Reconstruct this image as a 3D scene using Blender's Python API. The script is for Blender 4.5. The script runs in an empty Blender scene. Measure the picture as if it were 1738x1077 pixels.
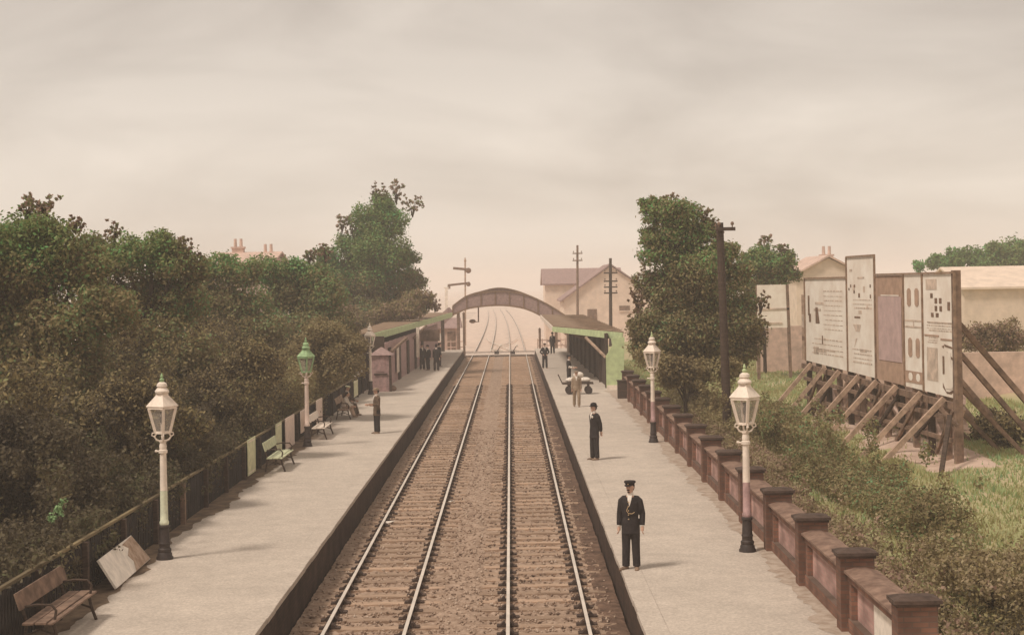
import bpy, bmesh, math, random
import numpy as np
from mathutils import Vector, Matrix
R = math.radians
SC = bpy.context.scene
COL = SC.collection
# ------------------------------------------------------------------ camera
U0, V0, F, HC, ROLL = 866.0, 485.0, 2600.0, 6.37, R(1.0)
cd = bpy.data.cameras.new('camera'); cam = bpy.data.objects.new('camera', cd); COL.objects.link(cam)
cam.location = (0, 0, HC)
cam.rotation_euler = (Matrix.Rotation(ROLL, 3, 'Y') @ Matrix.Rotation(R(90), 3, 'X')).to_euler()
cd.sensor_width = 36.0; cd.lens = 36.0 * F / 1738.0
cd.shift_x = 3.0 / 1738.0; cd.shift_y = -53.5 / 1738.0
cd.clip_start = 0.5; cd.clip_end = 6000
SC.camera = cam
# ------------------------------------------------------------------ sky, sun, exposure
SUN_EL, SUN_AZ = R(56), R(234)          # azimuth clockwise from +Y
w = bpy.data.worlds.new('World'); SC.world = w; w.use_nodes = True
nt = w.node_tree; nt.nodes.clear()
out = nt.nodes.new('ShaderNodeOutputWorld')
sky = nt.nodes.new('ShaderNodeTexSky'); sky.sky_type = 'NISHITA'; sky.sun_disc = False
sky.sun_elevation = SUN_EL; sky.sun_rotation = SUN_AZ
b1 = nt.nodes.new('ShaderNodeBackground'); b1.inputs[1].default_value = 0.1
nt.links.new(sky.outputs[0], b1.inputs[0])
tc = nt.nodes.new('ShaderNodeTexCoord')
mp = nt.nodes.new('ShaderNodeMapping'); mp.inputs['Scale'].default_value = (1.0, 1.0, 3.2)
mp.inputs['Rotation'].default_value = (0.0, R(-7), 0.0); mp.inputs['Location'].default_value = (0.37, 0, 0.15)
nt.links.new(tc.outputs['Generated'], mp.inputs[0])
n1 = nt.nodes.new('ShaderNodeTexNoise'); n1.inputs['Scale'].default_value = 4.2; n1.inputs['Detail'].default_value = 5
n1.inputs['Roughness'].default_value = 0.5; n1.inputs['Distortion'].default_value = 0.5
nt.links.new(mp.outputs[0], n1.inputs['Vector'])
cr = nt.nodes.new('ShaderNodeValToRGB')
cr.color_ramp.elements[0].position = 0.36; cr.color_ramp.elements[0].color = (0.460, 0.394, 0.333, 1)
cr.color_ramp.elements[1].position = 0.66; cr.color_ramp.elements[1].color = (0.635, 0.556, 0.476, 1)
nt.links.new(n1.outputs['Fac'], cr.inputs[0])
b2 = nt.nodes.new('ShaderNodeBackground'); b2.inputs[1].default_value = 1.0
sx_ = nt.nodes.new('ShaderNodeSeparateXYZ'); nt.links.new(tc.outputs['Generated'], sx_.inputs[0])
gr = nt.nodes.new('ShaderNodeValToRGB'); ge = gr.color_ramp.elements
ge[0].position = 0.0; ge[0].color = (1.04,1.03,1.02,1); ge[1].position = 0.30; ge[1].color = (0.88,0.875,0.87,1)
for p_, c_ in ((0.05,1.07),(0.085,1.14),(0.14,0.95)):
    e_ = ge.new(p_); e_.color = (c_,c_,c_,1)
nt.links.new(sx_.outputs[2], gr.inputs[0])
mq = nt.nodes.new('ShaderNodeMix'); mq.data_type = 'RGBA'; mq.blend_type = 'MULTIPLY'; mq.inputs[0].default_value = 1.0
nt.links.new(cr.outputs[0], mq.inputs[6]); nt.links.new(gr.outputs[0], mq.inputs[7]); nt.links.new(mq.outputs[2], b2.inputs[0])
mx = nt.nodes.new('ShaderNodeMixShader'); mx.inputs[0].default_value = 0.93
nt.links.new(b1.outputs[0], mx.inputs[1]); nt.links.new(b2.outputs[0], mx.inputs[2])
nt.links.new(mx.outputs[0], out.inputs[0])
sl = bpy.data.lights.new('sun', 'SUN'); sl.energy = 2.0; sl.angle = R(11); sl.color = (1.0, 0.905, 0.80)
so = bpy.data.objects.new('sun', sl); COL.objects.link(so)
sd = Vector((math.sin(SUN_AZ) * math.cos(SUN_EL), math.cos(SUN_AZ) * math.cos(SUN_EL), math.sin(SUN_EL)))
so.rotation_euler = sd.to_track_quat('Z', 'Y').to_euler(); so.location = (0, 0, 60)
SC.view_settings.view_transform = 'Standard'; SC.view_settings.look = 'None'
SC.view_settings.exposure = 0.36; SC.view_settings.gamma = 1.0
try:
    SC.cycles.use_denoising = True; SC.cycles.max_bounces = 6; SC.cycles.volume_bounces = 3
    SC.cycles.transparent_max_bounces = 8
except Exception: pass

# ------------------------------------------------------------------ helpers
def ray(u, v):
    du, wv = u - U0, -(v - V0)
    return du * math.cos(ROLL) + wv * math.sin(ROLL), -du * math.sin(ROLL) + wv * math.cos(ROLL)
def at(u, v, d):
    a, b = ray(u, v); return Vector((a * d / F, d, HC + b * d / F))
def gnd(u, v, z):
    a, b = ray(u, v); d = F * (z - HC) / b; return Vector((a * d / F, d, z))

MATS = {}
def mat(name, col, rough=0.8, var=0.25, scale=3.0, bump=0.0, bscale=40.0, metal=0.0, col2=None, detail=6.0, stretch=None, spec=0.3):
    if name in MATS: return MATS[name]
    m = bpy.data.materials.new(name); m.use_nodes = True; t = m.node_tree; p = t.nodes['Principled BSDF']
    p.inputs['Roughness'].default_value = rough; p.inputs['Metallic'].default_value = metal
    p.inputs['Specular IOR Level'].default_value = spec
    co = t.nodes.new('ShaderNodeTexCoord'); mpn = t.nodes.new('ShaderNodeMapping'); t.links.new(co.outputs['Object'], mpn.inputs[0])
    if stretch: mpn.inputs['Scale'].default_value = stretch
    n = t.nodes.new('ShaderNodeTexNoise'); n.inputs['Scale'].default_value = scale; n.inputs['Detail'].default_value = detail
    n.inputs['Roughness'].default_value = 0.62
    t.links.new(mpn.outputs[0], n.inputs['Vector'])
    r = t.nodes.new('ShaderNodeValToRGB'); e = r.color_ramp.elements
    c2 = col2 or tuple(min(1, c * (1 + var)) for c in col)
    c1 = col if col2 else tuple(c * (1 - var) for c in col)
    e[0].position = 0.36; e[0].color = (*c1, 1); e[1].position = 0.64; e[1].color = (*c2, 1)
    t.links.new(n.outputs['Fac'], r.inputs[0]); t.links.new(r.outputs[0], p.inputs['Base Color'])
    if bump:
        n2 = t.nodes.new('ShaderNodeTexNoise'); n2.inputs['Scale'].default_value = bscale; n2.inputs['Detail'].default_value = 4
        t.links.new(mpn.outputs[0], n2.inputs['Vector'])
        bp = t.nodes.new('ShaderNodeBump'); bp.inputs['Strength'].default_value = bump; bp.inputs['Distance'].default_value = 0.02
        t.links.new(n2.outputs['Fac'], bp.inputs['Height']); t.links.new(bp.outputs[0], p.inputs['Normal'])
    MATS[name] = m; return m
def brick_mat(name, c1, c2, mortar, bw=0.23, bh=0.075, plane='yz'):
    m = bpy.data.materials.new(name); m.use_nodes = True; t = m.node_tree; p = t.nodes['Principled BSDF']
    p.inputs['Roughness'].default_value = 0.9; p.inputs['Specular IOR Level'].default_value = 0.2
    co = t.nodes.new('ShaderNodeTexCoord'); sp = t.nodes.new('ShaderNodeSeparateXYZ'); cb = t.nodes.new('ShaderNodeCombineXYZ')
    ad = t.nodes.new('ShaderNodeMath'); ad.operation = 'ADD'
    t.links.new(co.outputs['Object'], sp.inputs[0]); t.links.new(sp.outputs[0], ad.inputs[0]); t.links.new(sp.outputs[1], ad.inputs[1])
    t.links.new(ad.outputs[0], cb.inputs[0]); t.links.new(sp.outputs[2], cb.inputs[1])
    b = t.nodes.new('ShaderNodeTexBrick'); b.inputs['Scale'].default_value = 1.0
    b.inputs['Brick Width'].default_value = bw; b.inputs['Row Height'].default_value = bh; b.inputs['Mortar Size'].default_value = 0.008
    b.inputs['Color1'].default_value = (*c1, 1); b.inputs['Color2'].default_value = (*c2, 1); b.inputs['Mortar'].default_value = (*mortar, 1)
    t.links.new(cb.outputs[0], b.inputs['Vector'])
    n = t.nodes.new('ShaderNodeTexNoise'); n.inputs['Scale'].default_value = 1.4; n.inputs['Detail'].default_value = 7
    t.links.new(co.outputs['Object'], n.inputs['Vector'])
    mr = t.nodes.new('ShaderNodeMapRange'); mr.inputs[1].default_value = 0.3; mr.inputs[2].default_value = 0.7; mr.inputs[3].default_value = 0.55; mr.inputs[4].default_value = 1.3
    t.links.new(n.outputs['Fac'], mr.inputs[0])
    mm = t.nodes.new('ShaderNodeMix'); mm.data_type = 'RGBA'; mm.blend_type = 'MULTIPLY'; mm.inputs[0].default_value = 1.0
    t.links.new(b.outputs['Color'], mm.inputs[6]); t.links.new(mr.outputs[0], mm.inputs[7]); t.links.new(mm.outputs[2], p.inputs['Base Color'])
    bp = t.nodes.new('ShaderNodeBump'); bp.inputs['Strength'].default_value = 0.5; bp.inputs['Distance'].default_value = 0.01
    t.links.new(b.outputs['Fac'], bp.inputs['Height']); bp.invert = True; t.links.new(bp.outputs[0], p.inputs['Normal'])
    MATS[name] = m; return m
def leaf_mat(name, cols, trans=0.3, nscale=0.5, tint=None):
    m = bpy.data.materials.new(name); m.use_nodes = True; t = m.node_tree; p = t.nodes['Principled BSDF']; o = t.nodes['Material Output']
    p.inputs['Roughness'].default_value = 0.6; p.inputs['Specular IOR Level'].default_value = 0.2
    g = t.nodes.new('ShaderNodeNewGeometry'); co = t.nodes.new('ShaderNodeTexCoord')
    n = t.nodes.new('ShaderNodeTexNoise'); n.inputs['Scale'].default_value = nscale; n.inputs['Detail'].default_value = 3
    t.links.new(co.outputs['Object'], n.inputs['Vector'])
    a = t.nodes.new('ShaderNodeMath'); a.operation = 'MULTIPLY_ADD'; a.inputs[1].default_value = 0.55; 
    s = t.nodes.new('ShaderNodeMath'); s.operation = 'MULTIPLY_ADD'; s.inputs[1].default_value = 1.5; s.inputs[2].default_value = -0.52
    t.links.new(n.outputs['Fac'], s.inputs[0]); t.links.new(g.outputs['Random Per Island'], a.inputs[0]); t.links.new(s.outputs[0], a.inputs[2])
    r = t.nodes.new('ShaderNodeValToRGB'); e = r.color_ramp.elements
    while len(e) < len(cols): e.new(0.5)
    for i, c in enumerate(cols): e[i].position = i / (len(cols) - 1); e[i].color = (*c, 1)
    t.links.new(a.outputs[0], r.inputs[0]); t.links.new(r.outputs[0], p.inputs['Base Color'])
    tr = t.nodes.new('ShaderNodeBsdfTranslucent'); t.links.new(r.outputs[0], tr.inputs[0])
    if tint:                                   # younger green growth on the upper boughs
        sz = t.nodes.new('ShaderNodeSeparateXYZ'); t.links.new(co.outputs['Object'], sz.inputs[0])
        ma = t.nodes.new('ShaderNodeMath'); ma.operation = 'MULTIPLY_ADD'; ma.inputs[1].default_value = 7.0; t.links.new(n.outputs['Fac'], ma.inputs[0]); t.links.new(sz.outputs[2], ma.inputs[2])
        mr = t.nodes.new('ShaderNodeMapRange'); mr.inputs[1].default_value = tint[0]; mr.inputs[2].default_value = tint[1]; t.links.new(ma.outputs[0], mr.inputs[0])
        mm = t.nodes.new('ShaderNodeMix'); mm.data_type = 'RGBA'; mm.blend_type = 'MULTIPLY'; mm.inputs[7].default_value = (0.79,1.20,0.88,1)
        t.links.new(mr.outputs[0], mm.inputs[0]); t.links.new(r.outputs[0], mm.inputs[6])
        t.links.new(mm.outputs[2], p.inputs['Base Color']); t.links.new(mm.outputs[2], tr.inputs[0])
    ms = t.nodes.new('ShaderNodeMixShader'); ms.inputs[0].default_value = trans
    t.links.new(p.outputs[0], ms.inputs[1]); t.links.new(tr.outputs[0], ms.inputs[2]); t.links.new(ms.outputs[0], o.inputs[0])
    MATS[name] = m; return m

class MB:
    def __init__(s): s.v = []; s.f = []; s.m = []; s.mi = 0
    def add(s, vs, fs):
        o = len(s.v); s.v += [tuple(p) for p in vs]; s.f += [tuple(i + o for i in f) for f in fs]; s.m += [s.mi] * len(fs); return s
    def hexa(s, p):      # 8 points: bottom 4 ccw, top 4 ccw
        return s.add(p, [(3,2,1,0),(4,5,6,7),(0,1,5,4),(1,2,6,5),(2,3,7,6),(3,0,4,7)])
    def box(s, x0, x1, y0, y1, z0, z1):
        return s.hexa([(x0,y0,z0),(x1,y0,z0),(x1,y1,z0),(x0,y1,z0),(x0,y0,z1),(x1,y0,z1),(x1,y1,z1),(x0,y1,z1)])
    def bar(s, a, b, w, h=None, up=(0,0,1)):
        a = Vector(a); b = Vector(b); h = h or w; d = (b - a).normalized(); u = Vector(up)
        if abs(d.dot(u)) > 0.98: u = Vector((0,1,0))
        r = d.cross(u).normalized() * w / 2; q = r.normalized().cross(d).normalized() * h / 2
        return s.hexa([a-r-q, a+r-q, b+r-q, b-r-q, a-r+q, a+r+q, b+r+q, b-r+q])
    def tube(s, pts, rad, n=10, caps=True):
        pts = [Vector(p) for p in pts]; rad = rad if isinstance(rad, (list, tuple)) else [rad] * len(pts)
        vs = []; k = len(pts); fr = None
        for i, p in enumerate(pts):
            d = (pts[min(i+1,k-1)] - pts[max(i-1,0)])
            d = d.normalized() if d.length > 1e-9 else Vector((0,0,1))
            if fr is None: fr = d.orthogonal().normalized()
            else:
                fr = fr - d * fr.dot(d); fr = fr.normalized() if fr.length > 1e-6 else d.orthogonal().normalized()
            q = d.cross(fr)
            for j in range(n):
                t = 2 * math.pi * j / n; vs.append(p + (fr * math.cos(t) + q * math.sin(t)) * rad[i])
        fs = [(i*n+j, i*n+(j+1)%n, (i+1)*n+(j+1)%n, (i+1)*n+j) for i in range(k-1) for j in range(n)]
        if caps: fs += [tuple(range(n-1,-1,-1)), tuple((k-1)*n + j for j in range(n))]
        return s.add(vs, fs)
    def lathe(s, prof, c=(0,0,0), n=14, rot=0.0):    # prof [(r,z)]
        cx, cy, cz = c; k = len(prof)
        vs = [(cx + r*math.cos(rot+2*math.pi*j/n), cy + r*math.sin(rot+2*math.pi*j/n), cz+z) for r, z in prof for j in range(n)]
        fs = [(i*n+j, i*n+(j+1)%n, (i+1)*n+(j+1)%n, (i+1)*n+j) for i in range(k-1) for j in range(n)]
        fs += [tuple(range(n-1,-1,-1)), tuple((k-1)*n + j for j in range(n))]
        return s.add(vs, fs)
    def rings(s, rows, n=16):                         # rows [(cx,cy,cz,rx,ry)]
        k = len(rows)
        vs = [(x + a*math.cos(2*math.pi*j/n), y + b*math.sin(2*math.pi*j/n), z) for x, y, z, a, b in rows for j in range(n)]
        fs = [(i*n+j, i*n+(j+1)%n, (i+1)*n+(j+1)%n, (i+1)*n+j) for i in range(k-1) for j in range(n)]
        fs += [tuple(range(n-1,-1,-1)), tuple((k-1)*n + j for j in range(n))]
        return s.add(vs, fs)
    def ball(s, c, r, n=12, m=8):
        rx, ry, rz = r if isinstance(r, (tuple, list)) else (r, r, r)
        rows = [(c[0], c[1], c[2] - rz*math.cos(math.pi*i/m), max(1e-3, rx*math.sin(math.pi*i/m)), max(1e-3, ry*math.sin(math.pi*i/m))) for i in range(m+1)]
        return s.rings(rows, n)
    def prism(s, poly, off):                          # poly 3d points, extruded by off
        k = len(poly); off = Vector(off); vs = [Vector(p) for p in poly]; vs += [p + off for p in vs]
        return s.add(vs, [tuple(range(k)), tuple(range(2*k-1, k-1, -1))] + [(i, k+i, k+(i+1)%k, (i+1)%k) for i in range(k)])
    def xf(s, M):
        s.v = [tuple(M @ Vector(p)) for p in s.v]; return s
    def mesh(s, name, mats, smooth=False):
        me = bpy.data.meshes.new(name); me.from_pydata(s.v, [], s.f); mats = mats if isinstance(mats, (list, tuple)) else [mats]
        for m in mats: me.materials.append(m)
        if len(mats) > 1: me.polygons.foreach_set('material_index', s.m)
        bm = bmesh.new(); bm.from_mesh(me); bmesh.ops.recalc_face_normals(bm, faces=bm.faces); bm.to_mesh(me); bm.free()
        if smooth:
            me.polygons.foreach_set('use_smooth', [True] * len(me.polygons)); 
            try: me.set_sharp_from_angle(angle=R(40))
            except Exception: pass
        me.update(); return me
    def build(s, name, mats, parent=None, smooth=False, loc=None, rz=0, bevel=0):
        o = bpy.data.objects.new(name, s.mesh(name, mats, smooth)); COL.objects.link(o)
        if parent: o.parent = parent
        if loc is not None: o.location = loc
        if rz: o.rotation_euler = (0, 0, rz)
        if bevel:
            b = o.modifiers.new('bevel', 'BEVEL'); b.width = bevel; b.segments = 2; b.limit_method = 'ANGLE'
        return o
def tag(o, label=None, cat=None, group=None, kind=None):
    for k, v in (('label', label), ('category', cat), ('group', group), ('kind', kind)):
        if v: o[k] = v
    return o
def thing(name, label, cat, loc=(0,0,0), rz=0, group=None):
    o = bpy.data.objects.new(name, None); COL.objects.link(o); o.location = loc; o.rotation_euler = (0,0,rz); o.empty_display_size = 0.2
    return tag(o, label, cat, group)
def struct(o): o['kind'] = 'structure'; return o
def dup(root, loc, rz=None, label=None):
    def cp(o, par):
        c = o.copy(); COL.objects.link(c)
        if par: c.parent = par
        for ch in list(o.children): cp(ch, c)
        return c
    r = cp(root, None); r.location = loc
    if rz is not None: r.rotation_euler = (0, 0, rz)
    if label: r['label'] = label
    return r
# ------------------------------------------------------------------ materials
def gravel_mat():
    m = mat('platform_gravel', (0.45,0.38,0.315), 0.95, scale=22.0, col2=(0.62,0.53,0.445), bump=0.5, bscale=70, detail=8)
    t = m.node_tree; p = t.nodes['Principled BSDF']; src = p.inputs['Base Color'].links[0].from_socket
    co = t.nodes.new('ShaderNodeTexCoord'); n = t.nodes.new('ShaderNodeTexNoise'); n.inputs['Scale'].default_value = 0.8; n.inputs['Detail'].default_value = 12; n.inputs['Roughness'].default_value = 0.82
    t.links.new(co.outputs['Object'], n.inputs['Vector'])
    mr = t.nodes.new('ShaderNodeMapRange'); mr.inputs[1].default_value = 0.3; mr.inputs[2].default_value = 0.7; mr.inputs[3].default_value = 0.78; mr.inputs[4].default_value = 1.14
    t.links.new(n.outputs['Fac'], mr.inputs[0])
    mm = t.nodes.new('ShaderNodeMix'); mm.data_type = 'RGBA'; mm.blend_type = 'MULTIPLY'; mm.inputs[0].default_value = 1.0
    t.links.new(src, mm.inputs[6]); t.links.new(mr.outputs[0], mm.inputs[7]); t.links.new(mm.outputs[2], p.inputs['Base Color']); return m
M_GRAVEL = gravel_mat()
M_EDGE = mat('edge_stone', (0.36,0.27,0.20), 0.9, 0.25, 2.0, bump=0.3)
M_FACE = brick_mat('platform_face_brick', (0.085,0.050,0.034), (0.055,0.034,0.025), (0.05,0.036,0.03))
M_BALLAST = mat('ballast', (0.25,0.165,0.115), 0.95, scale=6.0, col2=(0.43,0.31,0.23), bump=0.9, bscale=25)
M_SLEEP = mat('sleeper_timber', (0.27,0.175,0.12), 0.9, scale=5.0, col2=(0.50,0.355,0.25), bump=0.5, stretch=(0.4,5,5))
def vary(m, lo, hi):
    t = m.node_tree; p = t.nodes['Principled BSDF']; src = p.inputs['Base Color'].links[0].from_socket
    oi = t.nodes.new('ShaderNodeObjectInfo'); mr = t.nodes.new('ShaderNodeMapRange'); mr.inputs[3].default_value = lo; mr.inputs[4].default_value = hi
    t.links.new(oi.outputs['Random'], mr.inputs[0]); mm = t.nodes.new('ShaderNodeMix'); mm.data_type = 'RGBA'; mm.blend_type = 'MULTIPLY'; mm.inputs[0].default_value = 1.0
    t.links.new(src, mm.inputs[6]); t.links.new(mr.outputs[0], mm.inputs[7]); t.links.new(mm.outputs[2], p.inputs['Base Color'])
vary(M_SLEEP, 0.8, 1.35)
M_RAILTOP = mat('rail_top', (0.80,0.70,0.60), 0.42, 0.12, 2.0, metal=0.35, spec=0.5)
M_RUST = mat('rail_rust', (0.055,0.032,0.022), 0.8, 0.35, 6.0)
M_ROAD = mat('crossing_road', (0.66,0.54,0.45), 0.95, 0.15, 2.0, bump=0.2)
M_GRASSG = mat('ground_grass', (0.29,0.30,0.13), 0.95, scale=0.35, col2=(0.45,0.36,0.22), bump=0.6, bscale=12)
M_CREAM = mat('cream_paint', (0.80,0.68,0.57), 0.55, 0.14, 5.0)
M_WHITE = mat('white_paint', (0.84,0.75,0.65), 0.6, 0.14, 4.0)
M_PALEGREEN = mat('pale_green_paint', (0.50,0.58,0.32), 0.7, 0.13, 3.0)
M_SEAGREEN = mat('sea_green_paint', (0.31,0.45,0.23), 0.6, 0.25, 8.0)
M_DARK = mat('dark_iron', (0.045,0.032,0.028), 0.6, 0.3, 6.0)
M_MAUVE = mat('mauve_paint', (0.42,0.27,0.255), 0.75, 0.25, 5.0)
M_WOODDK = mat('dark_timber', (0.07,0.045,0.032), 0.85, 0.35, 4.0, bump=0.3, stretch=(1,1,6))
M_WOODMD = mat('weathered_timber', (0.21,0.135,0.095), 0.85, 0.35, 4.0, bump=0.3)
M_WOODLT = mat('pale_timber', (0.42,0.29,0.21), 0.85, 0.3, 4.0, bump=0.3)
M_FENCE = mat('tarred_fence', (0.024,0.018,0.015), 0.9, 0.4, 3.0, bump=0.3)
M_WALLBR = brick_mat('wall_brick', (0.25,0.125,0.085), (0.17,0.09,0.065), (0.16,0.11,0.085))
M_PANEL = brick_mat('wall_panel_brick', (0.54,0.33,0.285), (0.43,0.25,0.22), (0.42,0.30,0.25))
M_COPE = mat('coping_stone', (0.155,0.092,0.066), 0.9, scale=3.5, col2=(0.31,0.20,0.145), bump=0.4)
M_CAP = mat('pier_cap', (0.085,0.055,0.042), 0.9, 0.4, 3.0, bump=0.4)
M_GLASS = bpy.data.materials.new('lantern_glass'); M_GLASS.use_nodes = True
_p = M_GLASS.node_tree.nodes['Principled BSDF']; _p.inputs['Base Color'].default_value = (0.75,0.68,0.6,1); _p.inputs['Roughness'].default_value = 0.25
_p.inputs['Alpha'].default_value = 0.12
M_ROOFP = mat('purple_slate', (0.33,0.225,0.205), 0.85, 0.2, 5.0, bump=0.2)
M_ROOFB = mat('brown_felt_roof', (0.17,0.11,0.07), 0.9, scale=1.5, col2=(0.30,0.20,0.13), bump=0.4)
M_RENDER = mat('pale_render', (0.72,0.58,0.47), 0.9, 0.1, 1.5)
M_PINK = mat('pink_brick_far', (0.60,0.43,0.35), 0.9, 0.2, 2.0, bump=0.2)
M_SKIN = mat('skin', (0.58,0.36,0.26), 0.6, 0.08, 6.0)
M_NAVY = mat('dark_cloth', (0.030,0.023,0.022), 0.85, 0.3, 8.0, bump=0.3, bscale=60)
M_BLACK = mat('black_felt', (0.022,0.016,0.015), 0.85, 0.25, 8.0)
M_TWEED = mat('brown_tweed', (0.13,0.085,0.055), 0.9, 0.3, 14.0, bump=0.3, bscale=60)
M_FAWN = mat('fawn_cloth', (0.34,0.25,0.175), 0.9, 0.2, 8.0)
M_LINEN = mat('white_linen', (0.74,0.66,0.57), 0.8, 0.1, 8.0)
M_BOOT = mat('dusty_leather', (0.24,0.16,0.11), 0.7, 0.3, 8.0)
M_HAIR = mat('dark_hair', (0.035,0.024,0.018), 0.8, 0.3, 20.0)
M_BRASS = mat('brass', (0.72,0.52,0.30), 0.35, 0.1, 6.0, metal=0.6)
L_LEFT = leaf_mat('leaf_olive', [(0.145,0.100,0.050),(0.235,0.178,0.083),(0.32,0.25,0.118),(0.235,0.265,0.105)], tint=(9.6,11.6))
L_GREEN = leaf_mat('leaf_green', [(0.155,0.118,0.053),(0.22,0.19,0.082),(0.215,0.265,0.11),(0.18,0.37,0.18)], tint=(8.4,10.8))
L_LIGHT = leaf_mat('leaf_light', [(0.14,0.105,0.055),(0.25,0.19,0.095),(0.33,0.265,0.135),(0.34,0.31,0.155)])
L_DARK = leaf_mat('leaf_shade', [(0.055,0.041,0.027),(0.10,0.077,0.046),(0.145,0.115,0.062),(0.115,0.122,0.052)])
L_PINK = leaf_mat('leaf_russet', [(0.27,0.16,0.11),(0.35,0.22,0.16),(0.40,0.275,0.20),(0.32,0.25,0.15)])
L_BRIGHT = leaf_mat('leaf_bright', [(0.24,0.40,0.17),(0.34,0.50,0.24),(0.42,0.56,0.28)])
L_STRAW = leaf_mat('leaf_straw', [(0.20,0.145,0.08),(0.33,0.245,0.145),(0.42,0.335,0.20),(0.34,0.32,0.15)])
# ------------------------------------------------------------------ ground, track bed, platforms, crossing
g = MB(); g.add([(-700,-40,-0.40),(700,-40,-0.40),(700,2600,-0.40),(-700,2600,-0.40)], [(0,1,2,3)])
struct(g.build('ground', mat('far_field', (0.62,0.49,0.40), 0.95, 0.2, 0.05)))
def grid(name, xs, ys, zf, m):
    nx, ny = len(xs), len(ys)
    v = [(x, y, zf(x, y)) for y in ys for x in xs]
    f = [(j*nx+i, j*nx+i+1, (j+1)*nx+i+1, (j+1)*nx+i) for j in range(ny-1) for i in range(nx-1)]
    me = bpy.data.meshes.new(name); me.from_pydata(v, [], f); me.materials.append(m)
    me.polygons.foreach_set('use_smooth', [True]*len(me.polygons))
    o = bpy.data.objects.new(name, me); COL.objects.link(o); return o
rnd = random.Random(5)
ys = []; y = 18.0
while y < 141: ys.append(y); y += 0.075 + max(0, y-34)*0.004
def bed_z(x, y):
    six = 0.035*math.exp(-((x+1.12)/0.45)**2)
    side = 0.05*math.exp(-((x-1.95)/0.3)**2) + 0.03*math.exp(-((x+4.15)/0.3)**2)
    return -0.150 + six + side + rnd.uniform(-0.024, 0.036) + 0.012*math.sin(x*3.1+y*0.7)*math.sin(y*0.37)
struct(grid('track_bed', [-4.29 + 5.95*i/84 for i in range(85)], ys, bed_z, M_BALLAST))
struct(grid('cess', [1.60 + 0.50*i/6 for i in range(7)], ys, lambda x, y: -0.10 + 0.02*math.sin(y*2.3) + rnd.uniform(-0.02,0.02) - (0.08 if x < 1.63 else 0), mat('sooty_cess', (0.085,0.050,0.034), 0.95, scale=4.0, col2=(0.19,0.115,0.078), bump=0.9, bscale=20)))
fb = MB(); fb.add([(-7,150,-0.2),(6,150,-0.2),(9,420,-0.2),(-9,420,-0.2)], [(0,1,2,3)])
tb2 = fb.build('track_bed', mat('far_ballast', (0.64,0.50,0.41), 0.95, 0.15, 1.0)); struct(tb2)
PZ = 0.70
FX = -8.15                                   # fence line
# left platform
p = MB(); p.add([(-14,14,PZ),(-4.72,14,PZ),(-4.72,138,PZ),(-4.72,142,0.02),(-14,142,0.02),(-14,138,PZ)], [(0,1,2,5),(5,2,3,4)])
struct(p.build('platform', M_GRAVEL))
p = MB(); p.add([(2.50,14,PZ),(6.2,14,PZ),(6.2,138,PZ),(6.2,142,0.02),(2.50,142,0.02),(2.50,138,PZ)], [(0,1,2,5),(5,2,3,4)])
struct(p.build('platform', M_GRAVEL))
for nm, xa, xb in (('platform_edging', -4.72, -4.30), ('platform_edging', 2.10, 2.50)):
    p = MB(); y = 14.0; r2 = random.Random(3)
    while y < 137.5:
        L = r2.uniform(0.85, 1.1); e = r2.uniform(-0.008, 0.008)
        p.box(xa + (e if xa > 0 else 0), xb + (e if xa < 0 else 0), y+0.006, min(138, y+L-0.006), PZ-0.10, PZ+0.004+r2.uniform(0,0.006)); y += L
    struct(p.build(nm, M_GRAVEL, bevel=0.012))
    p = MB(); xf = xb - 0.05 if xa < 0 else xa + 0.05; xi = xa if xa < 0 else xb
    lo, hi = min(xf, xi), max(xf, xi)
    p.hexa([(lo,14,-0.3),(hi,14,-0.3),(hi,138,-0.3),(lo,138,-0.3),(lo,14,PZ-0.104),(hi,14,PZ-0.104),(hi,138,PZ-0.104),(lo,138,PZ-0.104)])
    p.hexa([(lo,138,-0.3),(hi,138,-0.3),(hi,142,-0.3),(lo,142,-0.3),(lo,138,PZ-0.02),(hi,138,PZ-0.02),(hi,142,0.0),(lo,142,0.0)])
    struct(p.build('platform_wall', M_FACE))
p = MB(); p.add([(-60,142,0.012),(60,142,0.012),(60,149.5,0.012),(-60,149.5,0.012)], [(0,1,2,3)])
struct(p.build('level_crossing_road', M_ROAD))
def margin(nm, xin, wfun, y0_, y1_, m_, seed):
    r_ = random.Random(seed); L_, Rr = [], []; y = y0_; wv = 0
    while y < y1_:
        wv = wv*0.75 + r_.uniform(-0.09, 0.09); L_.append((xin, y, PZ+0.005)); Rr.append((xin + wfun(y, wv), y, PZ+0.005)); y += 0.22
    n = len(L_); q = MB(); q.add(L_ + Rr, [(i, n+i, n+i+1, i+1) if wfun(0,0) > 0 else (i, i+1, n+i+1, n+i) for i in range(n-1)])
    struct(q.build(nm, m_))
margin('soil_margin', FX+0.01, lambda y, w_: 0.52 + w_*1.0 + 0.12*math.sin(y*0.5), 14, 62, mat('margin_soil', (0.10,0.066,0.042), 0.95, scale=2.5, col2=(0.24,0.165,0.105), bump=0.7, bscale=18), 4)
margin('dirt_margin', 5.62, lambda y, w_: -0.46 - abs(w_)*1.6 - 0.04*math.sin(y*0.9), 14, 82, mat('margin_dirt', (0.33,0.245,0.185), 0.95, scale=4.0, col2=(0.50,0.41,0.33), bump=0.6, bscale=20), 9)
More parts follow.
